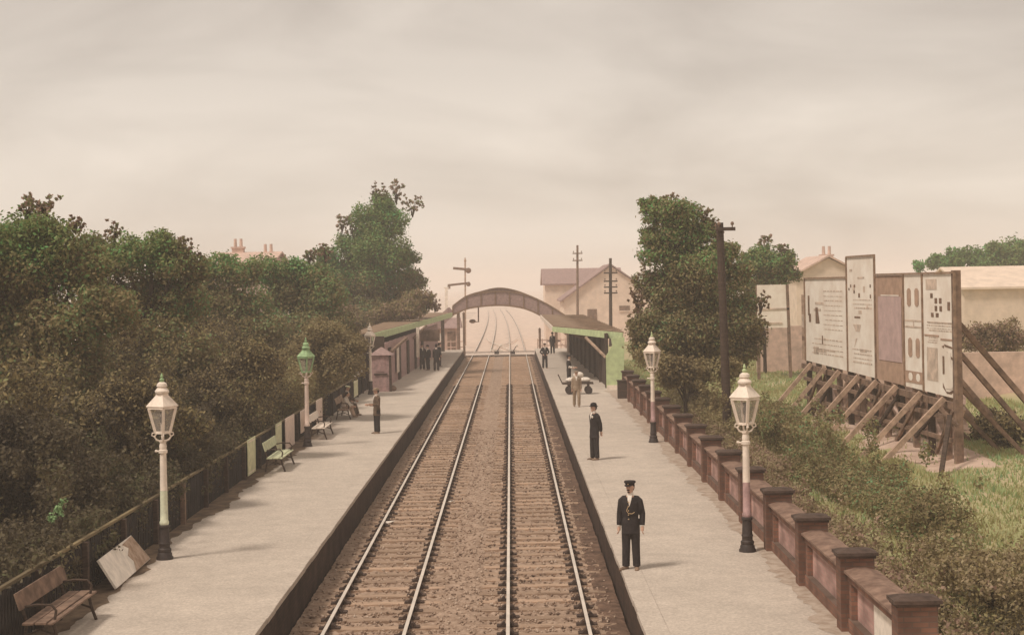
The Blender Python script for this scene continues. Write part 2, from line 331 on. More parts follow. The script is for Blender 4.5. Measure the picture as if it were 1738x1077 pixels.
# right bank and left verge
def bank_z(x, y):
    t = max(0.0, min(1.0, (x-6.0)/4.0)); t2 = max(0, min(1, (34-y)/14)) 
    return 0.55 + 0.40*t*t*(3-2*t) - 0.9*t2*max(0, min(1, (x-8)/4)) + 0.10*math.sin(x*1.3+y*0.31)*t + 0.06*math.sin(x*2.9-y*0.83)*t
struct(grid('bank', [5.9+0.5*i for i in range(90)], [12+0.8*i for i in range(162)], bank_z, M_GRASSG))
struct(grid('yard_soil', [10.7+0.25*i+0.0 for i in range(15)], [43+0.5*i for i in range(44)], lambda x, y: bank_z(x,y)+0.03-(0.12 if x < 11.7+0.3*math.sin(y*1.7) or x > 14 or y < 43.6 or y > 64 else 0), mat('yard_earth', (0.42,0.29,0.22), 0.95, scale=1.2, col2=(0.58,0.43,0.34), bump=0.6, bscale=12)))
struct(grid('verge', [-60+1.3*i for i in range(38)]+[-10.4,-9.2,FX-0.06], [12+1.5*i for i in range(87)], lambda x, y: 0.71+0.12*math.sin(x*1.1+y*0.4) if x < -8.6 else 0.712,
     mat('verge_soil', (0.055,0.04,0.025), 0.95, 0.4, 1.0, bump=0.5, bscale=10)))
# ------------------------------------------------------------------ tracks
RX = (-3.585, -2.07, -0.155, 1.355)
def sleeper_mesh(r):
    m = MB(); a, b = -1.33, 1.33
    n = 6; top = [r.uniform(-0.008, 0.008) for _ in range(n+1)]; w0 = 0.13
    for i in range(n):
        x0, x1 = a + (b-a)*i/n, a + (b-a)*(i+1)/n
        m.hexa([(x0,-w0,-0.26),(x1,-w0,-0.26),(x1,w0,-0.26),(x0,w0,-0.26),(x0,-w0,-0.105+top[i]),(x1,-w0,-0.105+top[i+1]),(x1,w0,-0.105+top[i+1]),(x0,w0,-0.105+top[i])])
    m.mi = 1
    for s in (-0.7575, 0.7575):                       # cast chairs with the timber keys
        m.box(s-0.20, s+0.20, -0.10, 0.10, -0.115, -0.075)
        m.hexa([(s-0.13,-0.09,-0.075),(s-0.04,-0.09,-0.075),(s-0.04,0.09,-0.075),(s-0.13,0.09,-0.075),(s-0.075,-0.08,-0.012),(s-0.04,-0.08,-0.012),(s-0.04,0.08,-0.012),(s-0.075,0.08,-0.012)])
        m.hexa([(s+0.04,-0.09,-0.075),(s+0.13,-0.09,-0.075),(s+0.13,0.09,-0.075),(s+0.04,0.09,-0.075),(s+0.04,-0.08,-0.012),(s+0.075,-0.08,-0.012),(s+0.075,0.08,-0.012),(s+0.04,0.08,-0.012)])
    return m.mesh('sleeper', [M_SLEEP, M_RUST])
rs = random.Random(11); SLM = [sleeper_mesh(rs) for _ in range(8)]
def rail_curve(track, k):
    x = RX[track*2+k]; pts = [(x, y) for y in (14, 60, 100, 140)]
    y = 160
    while y <= 420: pts.append((x - 0.00006*(y-145)**2*(0.6 if y < 300 else 0.6), y)); y += 20
    return pts
for tr, lab in ((0, 'railway track beside the bench-lined platform, white paper scraps lying on it'), (1, 'railway track beside the platform with the standing porter')):
    cx = (RX[tr*2]+RX[tr*2+1])/2
    t = thing('railway_track', lab, 'railway track', (cx, 14, 0), group='pair of running lines')
    for k in (0, 1):
        m = MB(); pts = rail_curve(tr, k)
        for i in range(len(pts)-1):
            (xa, ya), (xb, yb) = pts[i], pts[i+1]; xa -= cx; xb -= cx; ya -= 14; yb -= 14
            def seg(h, z0, z1): m.hexa([(xa-h,ya,z0),(xa+h,ya,z0),(xb+h,yb,z0),(xb-h,yb,z0),(xa-h,ya,z1),(xa+h,ya,z1),(xb+h,yb,z1),(xb-h,yb,z1)])
            m.mi = 1; seg(0.010, -0.10, -0.045); seg(0.034, -0.128, -0.10); seg(0.0345, -0.045, -0.010)
            m.mi = 0; seg(0.0335, -0.0098, 0.0)
        m.build('rail', [M_RAILTOP, M_RUST], t)
    y = 14.4; n = 0; rest = MB(); r3 = random.Random(40+tr)
    while y < 141.5:
        yy = y + r3.uniform(-0.05, 0.05); me = r3.choice(SLM)
        if 24.0 < y < 100.5 and n < 100:
            o = bpy.data.objects.new('sleeper', me); COL.objects.link(o); o.parent = t; o.location = (r3.uniform(-0.03,0.03), yy-14, r3.uniform(-0.012,0.004)); o.rotation_euler = (0,0,r3.uniform(-0.012,0.012)); n += 1
        else:
            rest.box(-1.33, 1.33, yy-14-0.13, yy-14+0.13, -0.26, -0.105)
        y += 0.78
    tag(rest.build('sleeper_row', M_SLEEP, t), kind='stuff')
# white scraps on the left track
for (u, v, lab, rz) in ((662,887,'crumpled white paper scrap just inside the outer rail of the left track',0.3),(766,851,'small white scrap beside the inner rail of the left track',1.0)):
    c = gnd(u, v, -0.09); m = MB(); r4 = random.Random(int(u))
    nx = 5; vs = [((i-2)*0.09, (j-1)*0.08, r4.uniform(0,0.07)) for j in range(3) for i in range(nx)]
    m.prism([vs[0],vs[1],vs[2],vs[3],vs[4],vs[9],vs[14],vs[13],vs[12],vs[11],vs[10],vs[5]], (0,0,0.012))
    o = m.build('paper_scrap', M_LINEN, loc=c, rz=rz); s = 1.0 if u == 662 else 0.55; o.scale = (s, s, s); tag(o, lab, 'paper scrap')
# loose stones on the near track bed
def stones(n, seed):
    g_ = np.random.default_rng(seed); X = g_.uniform(-4.2,1.95,n); Y = 24+46*g_.random(n)**1.5; S = 0.026*g_.uniform(0.6,1.7,n)
    ok = np.ones(n,bool)
    for rx in RX: ok &= np.abs(X-rx) > 0.10
    fr = np.abs((Y-14.4+0.39)%0.78-0.39); ontie = ((np.abs(X+2.83) < 1.36) | (np.abs(X-0.6) < 1.36)) & (fr < 0.18); ok &= ~(ontie & (g_.random(n) < 0.95))
    X, Y, S = X[ok], Y[ok], S[ok]; n = len(X); Z = np.full(n,-0.115) + 0.03*g_.random(n)
    base = np.array([(1,0,0),(0,1,0),(-1,0,0),(0,-1,0),(0,0,0.8),(0,0,-0.8)],float); V = base[None]*(S[:,None,None])*g_.uniform(0.6,1.4,(n,6,1))
    a_ = g_.uniform(0,6.28,n); c, sn = np.cos(a_)[:,None], np.sin(a_)[:,None]; x_, y_ = V[:,:,0]*c-V[:,:,1]*sn, V[:,:,0]*sn+V[:,:,1]*c
    V = np.stack([x_+X[:,None], y_+Y[:,None], V[:,:,2]+Z[:,None]],2).reshape(-1,3)
    fc = np.array([(0,1,4),(1,2,4),(2,3,4),(3,0,4),(1,0,5),(2,1,5),(3,2,5),(0,3,5)]); Fc = (fc[None]+6*np.arange(n)[:,None,None]).reshape(-1)
    me = bpy.data.meshes.new('ballast_stones'); me.vertices.add(6*n); me.vertices.foreach_set('co', V.astype(np.float32).ravel()); me.loops.add(24*n); me.loops.foreach_set('vertex_index', Fc.astype(np.int32))
    me.polygons.add(8*n); me.polygons.foreach_set('loop_start', np.arange(0,24*n,3,dtype=np.int32)); me.polygons.foreach_set('loop_total', np.full(8*n,3,dtype=np.int32))
    me.materials.append(leaf_mat('stone_chips', [(0.10,0.065,0.045),(0.27,0.18,0.13),(0.42,0.30,0.22),(0.55,0.44,0.35)], trans=0.0, nscale=1.5)); me.update(calc_edges=True)
    o = bpy.data.objects.new('ballast_stones', me); COL.objects.link(o); tag(o, kind='stuff')
stones(14000, 12)
# ------------------------------------------------------------------ left fence
fe = thing('platform_fence', 'dark tarred board fence with a thin top rail below the left-hand trees', 'fence', (FX, 14, PZ))
m = MB(); r5 = random.Random(8); y = 0.0
while y < 72:
    h = 0.98 + r5.uniform(-0.03, 0.02); m.box(-0.02, 0.005+r5.uniform(0,0.008), y, y+0.10, -0.03, h-r5.uniform(0,0.05)); y += 0.15
m.build('fence_boarding', M_FENCE, fe)
m = MB()
m.box(-0.045, 0.03, 0, 72, 1.0, 1.05); m.build('top_rail', mat('mossy_rail', (0.085,0.062,0.035), 0.9, scale=0.35, col2=(0.25,0.19,0.10)), fe)
m = MB(); m.box(-0.055, -0.021, 0, 72, 0.32, 0.40); m.build('lower_rail', M_FENCE, fe)
y = 0.6
pm = MB().box(0.016, 0.13, -0.07, 0.07, -0.02, 0.995).mesh('post', M_WOODMD)
pm2 = MB().box(0.016, 0.12, -0.06, 0.06, -0.02, 0.995).mesh('post', M_WOODDK)
k = 0
while y < 72:
    o = bpy.data.objects.new('post', pm if k == 8 else pm2); COL.objects.link(o); o.parent = fe; o.location = (0, y, 0)
    if k == 8: o['label'] = 'paler brown fence post behind the nearest lamp'
    y += 2.85; k += 1
# enamel signs on the fence: (u, width, paint, label)
def sign(u, vt, vb, L, m_, lab, tilt=0.0):
    a, b = ray(u, (vt+vb)/2); x = FX + 0.17; d = F*x/a
    c = Vector((x, d, PZ))
    zt = at(u, vt, d).z; zb = max(PZ+0.04, at(u, vb, d).z)
    mm = MB(); mm.box(-0.012, 0.012, -L/2, L/2, zb-PZ, zt-PZ); mm.mi = 1
    mm.box(0.012, 0.0145, -L/2+0.06, L/2-0.06, zb-PZ+0.06, zb-PZ+0.09); mm.box(0.012, 0.0145, -L/2+0.06, L/2-0.06, zt-PZ-0.09, zt-PZ-0.06)
    o = mm.build('enamel_sign', [m_, M_CREAM], loc=c); o.rotation_euler = (0, tilt, 0)
    return tag(o, lab, 'sign', 'enamel signs along the dark fence')
M_YG = mat('cream_green_enamel', (0.62,0.61,0.38), 0.5, 0.18, 5.0); M_PK = mat('pinkish_enamel', (0.74,0.58,0.49), 0.5, 0.12, 5.0)
sign(427, 743, 803, 1.35, M_YG, 'cream-green upright sign on dark fence, nearest the camera')
sign(473, 717, 772, 1.3, M_YG, 'cream-green upright sign on dark fence directly behind an empty bench')
sign(492, 706, 758, 2.2, M_PK, 'broad pinkish white sign on dark fence, just past the empty bench')
sign(515, 695, 732, 1.6, M_PK, 'narrow pinkish sign on dark fence partly hidden by the green-headed lamp')
sign(542, 677, 718, 1.9, M_PK, 'pinkish white sign on dark fence beyond the green-headed lamp')
sign(604, 645, 672, 1.9, M_YG, 'small greenish sign on far end of fence behind the seated pair')
# ------------------------------------------------------------------ benches
def bench(loc, L, lab, m_, rz=0):
    t = thing('platform_bench', lab, 'bench', loc, rz, 'slatted benches along the left platform')
    m = MB(); m.box(-0.22, -0.04, 0, L, 0.42, 0.46).box(-0.015, 0.16, 0, L, 0.425, 0.465).box(0.185, 0.27, 0, L, 0.42, 0.455); m.build('seat', m_, t, bevel=0.008)
    m = MB(); m.hexa([(-0.27,0,0.66),(-0.24,0,0.655),(-0.24,L,0.655),(-0.27,L,0.66),(-0.35,0,0.92),(-0.32,0,0.925),(-0.32,L,0.925),(-0.35,L,0.92)]); m.build('backrest', m_, t, bevel=0.006)
    for f in (0.10, 0.90):
        y = L*f; m = MB()
        m.tube([(-0.36,y,0.90),(-0.30,y,0.66),(-0.22,y,0.41),(-0.30,y,0.0)], 0.028, 7)
        m.tube([(-0.22,y,0.40),(0.22,y,0.405)], 0.024, 7); m.tube([(0.20,y,0.405),(0.24,y,0.22),(0.32,y,0.0)], 0.028, 7)
        m.tube([(-0.26,y,0.20),(0,y,0.30),(0.26,y,0.20)], 0.02, 6)
        m.tube([(-0.29,y,0.66),(-0.05,y,0.70),(0.18,y,0.69),(0.25,y,0.60),(0.22,y,0.42)], 0.022, 6)
        m.build('leg', M_WOODDK, t, smooth=True)
    return t
bench((-7.45, 47.6, PZ), 2.5, 'empty green-backed bench in front of the cream-green signs', mat('bench_green', (0.54,0.55,0.36), 0.7, 0.2, 5.0))
bench((-7.35, 57.6, PZ), 2.6, 'empty pale bench just beyond the green-headed lamp', M_CREAM)
bench((-7.35, 66.3, PZ), 2.6, 'bench under the seated pair', M_WOODLT)
bench((-7.62, 24.3, PZ), 2.6, 'brown bench at the near end of the platform, bottom left', M_WOODMD)
# leaning white board
nb = thing('leaning_notice_board', 'white notice board with a brown torn patch leaning on the fence near the first lamp', 'notice board', (-7.62, 29.2, PZ))
def lean(s, t_, off=0.0):
    return Vector((-0.02 - 0.34*t_ + off*0.85 + (-0.10)*s/3.0, s, 0.02 + 0.55*t_ + off*0.5))
m = MB(); m.hexa([lean(0,0), lean(0,0,0.05), lean(3.2,0,0.05), lean(3.2,0), lean(0,1), lean(0,1,0.05), lean(2.9,1,0.05), lean(2.9,1)])
m.build('board', M_WHITE, nb, bevel=0.006)
m = MB(); m.prism([lean(1.75,0.0,0.053), lean(3.15,0.02,0.053), lean(2.87,0.98,0.053), lean(1.9,0.93,0.053), lean(2.2,0.72,0.053), lean(1.85,0.55,0.053), lean(2.0,0.3,0.053)], (0.004,0,0.003))
m.build('torn_patch', mat('torn_paper', (0.34,0.225,0.155), 0.95, scale=6, col2=(0.55,0.41,0.31)), nb)
# ------------------------------------------------------------------ lamps
def lamp(loc, lab, head, post, lower, finial, rz, sc=1.0):
    t = thing('platform_lamp', lab, 'lamp', loc, rz, 'gas lamps along the platforms'); t.scale = (0.94*sc,)*3
    m = MB(); m.lathe([(0.19,0),(0.19,0.05),(0.165,0.08),(0.165,0.13),(0.14,0.16),(0.15,0.20),(0.15,0.23),(0.12,0.26),(0.12,0.34),(0.135,0.36),(0.115,0.40),(0.105,0.70),(0.125,0.72),(0.125,0.76),(0.10,0.78)], n=14)
    m.build('base', M_DARK, t, smooth=True)
    m = MB(); m.lathe([(0.098,0.78),(0.105,0.80),(0.105,0.85),(0.09,0.87),(0.085,1.2),(0.082,1.55)], n=14); m.build('lower_column', lower, t, smooth=True)
    m = MB(); m.lathe([(0.082,1.55),(0.072,2.38),(0.10,2.40),(0.10,2.46),(0.075,2.48),(0.085,2.55),(0.065,2.62),(0.09,2.66),(0.09,2.69)], n=14); m.build('column', post, t, smooth=True)
    m = MB(); m.tube([(-0.02,0,2.43),(0.19,0,2.43)], 0.02, 6).ball((0.20,0,2.43),0.034,8,5)
    m.xf(Matrix.Rotation(R(90),4,'Z')); m.build('ladder_bar', post, t, smooth=True)
    hb, ht, z0, z1 = 0.115, 0.215, 2.86, 3.42                     # half widths, bottom and eaves
    m = MB()
    for sx in (-1,1):
        for sy in (-1,1):
            m.tube([(0.05*sx,0.05*sy,2.67),(0.10*sx,0.10*sy,2.70),(0.13*sx,0.13*sy,2.77),(0.10*sx,0.10*sy,2.83),(hb*sx,hb*sy,2.87)], 0.02, 6)
            m.tube([(0.13*sx,0.13*sy,2.77),(0.17*sx,0.17*sy,2.80),(0.16*sx,0.16*sy,2.86),(0.13*sx,0.13*sy,2.85)], 0.016, 6)
    m.build('cradle', post, t, smooth=True)
    m = MB()
    for sx, sy in ((1,1),(-1,1),(-1,-1),(1,-1)):
        m.bar((hb*sx,hb*sy,z0),(ht*sx,ht*sy,z1),0.06,0.06)
    for h, z in ((hb,z0),(ht,z1)):
        for a in range(4):
            c = [(h,h),(-h,h),(-h,-h),(h,-h)]; q, w_ = c[a], c[(a+1)%4]; m.bar((*q,z),(*w_,z),0.045,0.05)
    m.build('lantern_frame', head, t)
    m = MB()
    for sx, sy in ((1,0),(-1,0),(0,1),(0,-1)):
        def pp(h, z, s): return Vector((h*sx + s*h*0.96*abs(sy), h*sy + s*h*0.96*abs(sx), z))
        hi = hb+(ht-hb)*0.72; zi = z0+(z1-z0)*0.72
        m.prism([pp(hb*0.97,z0,-1),pp(hb*0.97,z0,1),pp(ht*0.97,z1,1),pp(ht*0.97,z1,-1)], (-0.006*sx,-0.006*sy,0))
    m.build('glass', M_GLASS, t)
    m = MB(); m.tube([(0,0,2.84),(0,0,3.05)],0.02,8).lathe([(0.03,3.05),(0.05,3.10),(0.05,3.20),(0.03,3.25),(0.06,3.30),(0.06,3.33)],n=10); m.build('burner', M_DARK, t, smooth=True)
    m = MB(); s2 = math.sqrt(2)
    m.lathe([(0.245*s2,3.435),(0.255*s2,3.46),(0.10*s2,3.70),(0.10*s2,3.74)], n=4, rot=R(45)); m.build('lantern_roof', head, t)
    m = MB(); m.lathe([(0.10,3.74),(0.155,3.76),(0.16,3.80),(0.11,3.86),(0.09,3.88),(0.12,3.90),(0.11,3.96),(0.06,4.0)], n=14); m.build('vent_cap', head, t, smooth=True)
    m = MB(); m.lathe([(0.03,4.0),(0.055,4.03),(0.055,4.06),(0.02,4.09),(0.035,4.12),(0.01,4.20)], n=10); m.build('finial', finial, t, smooth=True)
    return t
lamp((-7.44,32.56,PZ), 'white lamp on the left platform nearest the camera, dark foot beside the leaning board', M_CREAM, M_CREAM, mat('greenish_white', (0.64,0.64,0.47),0.6,0.2,4.0), M_SEAGREEN, R(62))
lamp((-7.43,55.4,PZ), 'lamp with a green head beside the second empty bench', M_SEAGREEN, M_PK, M_PK, M_SEAGREEN, R(58))
lamp((-7.56,82.0,PZ), 'distant white lamp beside the mauve hut at the near end of the left shelter', M_CREAM, M_CREAM, M_CREAM, M_CREAM, R(60), 0.97)
lamp((4.90,32.26,PZ), 'white lamp with a mauve lower column standing against the brick wall, right foreground', M_CREAM, M_CREAM, M_MAUVE, M_PALEGREEN, R(50))
lamp((5.02,54.7,PZ), 'smaller white lamp halfway along the right-hand brick wall', M_CREAM, M_CREAM, M_MAUVE, M_PALEGREEN, R(55))
# ------------------------------------------------------------------ right boundary wall
bw = thing('brick_boundary_wall', 'brick wall of capped piers and recessed pink panels beside the right platform', 'wall', (5.35, 20.0, PZ))
bw.rotation_euler = (0, 0, -math.atan(0.32/52))
SP = 3.75; NPIER = 16
pier = MB().box(-0.13, 0.42, -0.18, 0.18, -0.1, 1.18).mesh('pier', M_WALLBR)
capm = MB().box(-0.155, 0.445, -0.205, 0.205, 1.182, 1.225).box(-0.185, 0.475, -0.235, 0.235, 1.226, 1.275)
capm.hexa([(-0.175,-0.225,1.275),(0.465,-0.225,1.275),(0.465,0.225,1.275),(-0.175,0.225,1.275),(-0.06,-0.11,1.315),(0.35,-0.11,1.315),(0.35,0.11,1.315),(-0.06,0.11,1.315)])
capm = capm.mesh('cap', M_CAP)
y0 = 0.182; y1 = SP-0.182
pan = MB().box(0.10, 0.36, y0, y1, -0.1, 0.92).mesh('wall_panel', M_PANEL)
frm = MB().box(-0.02, 0.36, y0+0.002, y1-0.002, -0.1, 0.22).box(0.0, 0.36, y0+0.002, y0+0.17, 0.222, 0.82).box(0.0, 0.36, y1-0.17, y1-0.002, 0.222, 0.82).box(-0.02, 0.38, y0+0.002, y1-0.002, 0.822, 0.955).mesh('panel_border', M_WALLBR)
cop = MB(); cop.hexa([(-0.08,y0,0.957),(0.46,y0,0.957),(0.46,y1,0.957),(-0.08,y1,0.957),(-0.08,y0,0.995),(0.46,y0,0.995),(0.46,y1,0.995),(-0.08,y1,0.995)])
cop.hexa([(-0.06,y0,0.995),(0.44,y0,0.995),(0.44,y1,0.995),(-0.06,y1,0.995),(0.10,y0,1.035),(0.28,y0,1.035),(0.28,y1,1.035),(0.10,y1,1.035)])
cop = cop.mesh('coping', M_COPE)
for i in range(NPIER):
    yb = 1.15 + SP*i
    o = bpy.data.objects.new('pier', pier); COL.objects.link(o); o.parent = bw; o.location = (0, yb, 0)
    c = bpy.data.objects.new('cap', capm); COL.objects.link(c); c.parent = o
    if i < NPIER-1:
        o = bpy.data.objects.new('wall_panel', pan); COL.objects.link(o); o.parent = bw; o.location = (0, yb, 0)
        c = bpy.data.objects.new('panel_border', frm); COL.objects.link(c); c.parent = o
        c = bpy.data.objects.new('coping', cop); COL.objects.link(c); c.parent = o
# paper bill on the nearest panel
q = MB(); q.box(5.27, 5.42, 22.35, 23.6, 0.9, 1.45)
q = MB().box(0.085, 0.097, 2.15, 3.35, 0.25, 0.80); o = q.build('pasted_bill', M_LINEN, bw)
# ------------------------------------------------------------------ shelters
# right shelter
sh = thing('right_platform_shelter', 'open platform shelter with a green fascia and end screen on the right-hand platform', 'shelter', (5.3, 83, PZ))
P0 = Vector((5.3, 83, PZ))
def loc_(p): return Vector(p) - P0
fa, fb_ = Vector((6.05, 82.8, 0)), Vector((2.55, 92.7, 0))
m = MB(); zt0, zb0, zt1, zb1 = 3.74, 3.34, 3.86, 3.56
dirn = (fb_-fa).normalized(); nrm = Vector((-dirn.y, dirn.x, 0)) * 0.06
m.hexa([loc_(fa+Vector((0,0,zb0))), loc_(fb_+Vector((0,0,zb1))), loc_(fb_+nrm+Vector((0,0,zb1))), loc_(fa+nrm+Vector((0,0,zb0))), loc_(fa+Vector((0,0,zt0))), loc_(fb_+Vector((0,0,zt1))), loc_(fb_+nrm+Vector((0,0,zt1))), loc_(fa+nrm+Vector((0,0,zt0)))])
m.build('end_fascia', M_PALEGREEN, sh)
m = MB(); m.box(2.50-5.3, 2.56-5.3, 92.8-83, 130-83, 3.56-PZ, 3.86-PZ); m.build('front_fascia', M_CREAM, sh)
m = MB(); m.prism([loc_((6.1,82.95,3.70)), loc_((2.56,92.9,3.82)), loc_((2.56,130,3.82)), loc_((6.1,130,3.70))], (0,0,0.09))
ro = m.build('roof', M_ROOFB, sh)
for k in range(24):
    y = 84.4 + 1.9*k; xa = 2.6 if y > 93 else 6.1 - (y-82.9)*0.357
    m = MB(); m.box(xa-5.3, 0.8, y-83, y-83+0.07, 3.835-PZ, 3.87-PZ); m.build('batten', M_ROOFB, ro)
m = MB(); y = 84.0
while y < 129: m.box(5.26-5.3-0.009*(y-84), 5.31-5.3-0.009*(y-84), y-83, y-83+0.30, 0, 2.98); y += 0.36
m.build('back_wall', M_WOODDK, sh)  # dark board colour carries the shade inside the shelter
for y in range(84, 130, 5):
    m = MB(); m.bar((-0.12-0.009*(y-84), y-83, 0), (-0.12-0.009*(y-84), y-83, 2.99), 0.14); m.build('stud', M_WOODDK, sh)
m = MB()
m.box(0.25, 1.0, 129.0-83, 129.1-83, 0, 2.98); m.build('far_end_wall', M_WOODMD, sh)
m = MB()     # end screen with shaped bracket head
sc_ = [at(1029.5,657,82.6), at(1058.5,657,82.6), at(1060,572,82.6), at(1037,574,82.6), at(1039,586,82.6), at(1028.5,604,82.6)]
m.prism([loc_(p) for p in sc_], (0,0.09,0)); m.build('end_screen', M_PALEGREEN, sh)
m = MB(); m.box(5.12-5.3, 6.15-5.3, 82.55-83, 82.75-83, 0, 0.235); m.build('screen_plinth', M_CREAM, sh)
m = MB(); m.bar(loc_(at(1028,606,83.2)), loc_(at(994,572,84.6)), 0.12, 0.10); m.build('bracket', M_WOODLT, sh)
for (u, v, d) in ((963,597,128.5),):
    m = MB(); b = gnd(u, v, PZ); b.y = 128; m.tube([loc_((b.x,128,PZ)), loc_((b.x,128,3.78))], 0.11, 8); m.build('post', M_CREAM, sh)
for y in (94, 105, 116):
    m = MB(); m.bar((0, y-83, 1.9), (-2.3, y-83, 3.05), 0.09, 0.12); m.build('bracket', M_WOODMD, sh)
# prop leaning at the end of the screen
m = MB(); m.bar(at(1046,673,80.5), at(1058,640,81.8), 0.10, 0.06); 
tag(m.build('leaning_plank', M_WOODLT), 'pale plank leaning against the green end screen', 'plank')
m = MB(); c = gnd(1056, 676, PZ); m.box(c.x-0.2, c.x+0.35, c.y, c.y+0.5, PZ, PZ+0.85); m.box(c.x-0.24, c.x+0.39, c.y-0.04, c.y+0.54, PZ+0.85, PZ+0.90)
tag(m.build('coal_bin', M_WOODDK, bevel=0.01), 'dark lidded bin between the green screen and the brick wall', 'bin')
# left shelter
ls = thing('left_platform_shelter', 'timber waiting shelter with a long pale green fascia on the left platform', 'shelter', (-7.2, 86, PZ))
Q0 = Vector((-7.2, 86, PZ))
def lq(p): return Vector(p) - Q0
A = at(634, 578, 86); B = at(768, 538, 131); A2 = at(634, 566, 86); B2 = at(768, 530.5, 131)
nv = Vector((B.y-A.y, A.x-B.x, 0)).normalized() * -0.08
m = MB(); m.hexa([lq(A), lq(B), lq(B+nv), lq(A+nv), lq(A2), lq(B2), lq(B2+nv), lq(A2+nv)]); m.build('fascia', M_PALEGREEN, ls)
m = MB(); m.prism([lq(A2+Vector((-0.1,0.1,-0.05))), lq(B2+Vector((-0.1,0,-0.05))), lq((-8.6,133,4.1)), lq((-9.0,87.5,3.80))], (0,0,0.08)); m.build('roof', M_ROOFB, ls)
WX = lambda y: -7.25 + 0.022*(y-85)
m = MB()
for i in range(15):
    y = 85.6 + 3.0*i
    m.hexa([lq((WX(y)-0.1,y,PZ)), lq((WX(y),y,PZ)), lq((WX(y+2.9),y+2.9,PZ)), lq((WX(y+2.9)-0.1,y+2.9,PZ)), lq((WX(y)-0.1,y,3.2)), lq((WX(y),y,3.2)), lq((WX(y+2.9),y+2.9,3.25)), lq((WX(y+2.9)-0.1,y+2.9,3.25))])
wl = m.build('wall', M_MAUVE, ls)
m = MB(); m.hexa([lq((-8.5,87.6,PZ)), lq((-8.4,87.6,PZ)), lq((-7.9,132,PZ)), lq((-8.0,132,PZ)), lq((-8.5,87.6,3.72)), lq((-8.4,87.6,3.72)), lq((-7.9,132,3.95)), lq((-8.0,132,3.95))]); m.build('dark_infill', M_WOODDK, ls)  # infill added to close a pale gap; its dark colour stands for shade
for i in range(5):
    y = 88.8 + 6.0*i
    m = MB(); m.box(WX(y)+0.0+7.2, WX(y)+0.1+7.2, y-86, y-86+1.5, 0, 2.2); m.build('door' if i % 2 else 'window', M_WOODDK, ls)
m = MB(); y=93.0; m.box(WX(y)+7.2+0.1, WX(y)+7.2+0.13, y-86, y-86+2.4, 0.5, 2.1); m.build('pale_poster', M_CREAM, ls)
m = MB(); m.box(-0.5+0.06, 0.15, -1.0, -0.85, 0, 3.0); m.build('corner_post', M_WOODDK, ls)
m = MB(); m.bar(lq((-6.95,88.6,2.7)), lq(at(690,573,95)), 0.16, 0.14); m.build('bracket', M_WOODMD, ls)
m = MB(); m.bar(lq((-6.7,105,2.9)), lq((-5.9,107,3.7)), 0.14, 0.12); m.build('bracket', M_WOODMD, ls)
for (u, v) in ((752, 596),):
    b = gnd(u, v, PZ); m = MB(); m.bar(lq(b), lq(b+Vector((0,0,3.2))), 0.3, 0.3); m.build('post', M_WOODDK, ls)
m = MB(); c = at(729, 569, 112); m.box(c.x-0.75+7.2, c.x+0.75+7.2, 112-86, 112.06-86, c.z-0.42-PZ, c.z+0.42-PZ); 
sg = m.build('hanging_board', M_WOODMD, ls)
m = MB(); c = at(709, 580, 103); m.box(c.x-0.1+7.2, c.x+0.1+7.2, 103-86, 103.1-86, 1.0, 3.0); m.build('post', M_CREAM, ls)
# mauve hut (lamp room)
ht = thing('mauve_hut', 'small mauve timber hut with a pointed roof in front of the left shelter', 'hut', (-7.10, 84.6, PZ))
m = MB(); m.box(-0.62, 0.45, -0.6, 0.6, 0, 2.0); m.build('wall', M_MAUVE, ht)
m = MB(); m.hexa([(-0.74,-0.72,2.0),(0.57,-0.72,2.0),(0.57,0.72,2.0),(-0.74,0.72,2.0),(-0.11,-0.03,2.42),(-0.05,-0.03,2.42),(-0.05,0.03,2.42),(-0.11,0.03,2.42)]); m.build('roof', M_ROOFP, ht)
m = MB(); m.box(-0.45, 0.28, -0.66, -0.603, 0.92, 1.0); m.build('ledge', M_WOODDK, ht)
m = MB(); m.box(0.38, 0.52, -0.665, -0.605, 0, 1.98); m.build('corner_post', M_WOODDK, ht)
m = MB(); m.box(-0.3, 0.15, -0.625, -0.603, 1.1, 1.85); m.build('door', MATS['mauve_paint'], ht)
m = MB(); c = gnd(649, 663, PZ); m.ball((c.x,c.y-0.2,PZ+0.16),(0.34,0.28,0.22)).ball((c.x+0.55,c.y-0.1,PZ+0.13),(0.25,0.2,0.18)); 
tag(m.build('sack_heap', M_WOODMD, smooth=True), 'low brown sacks on the ground at the foot of the mauve hut', 'sacks')
# ------------------------------------------------------------------ footbridge
DB = 145.0
top = [(768.5,519),(792,502.5),(820,496.3),(844,494.3),(870.5,495.4),(887,498.5),(912,507.7),(939,522),(962,537)]
bot = [(768.5,534),(793.6,523.6),(820,519.4),(847,517.8),(870.5,519.4),(894,524.4),(919,536),(939,551),(962,568)]
def smooth_curve(pts, n):
    xs_ = [p.x for p in pts]; zs = [p.z for p in pts]; out_ = []
    for i in range(n+1):
        x = xs_[0] + (xs_[-1]-xs_[0])*i/n
        k = max(0, min(len(xs_)-2, sum(1 for q_ in xs_[1:-1] if q_ <= x)))
        def cat(k_):
            i0, i1, i2, i3 = max(0,k_-1), k_, k_+1, min(len(xs_)-1,k_+2)
            t = (x-xs_[i1])/(xs_[i2]-xs_[i1]); m1 = (zs[i2]-zs[i0])/(xs_[i2]-xs_[i0])*(xs_[i2]-xs_[i1]); m2 = (zs[i3]-zs[i1])/(xs_[i3]-xs_[i1])*(xs_[i2]-xs_[i1])
            return (2*t**3-3*t*t+1)*zs[i1]+(t**3-2*t*t+t)*m1+(-2*t**3+3*t*t)*zs[i2]+(t**3-t*t)*m2
        out_.append((x, cat(k)))
    return out_
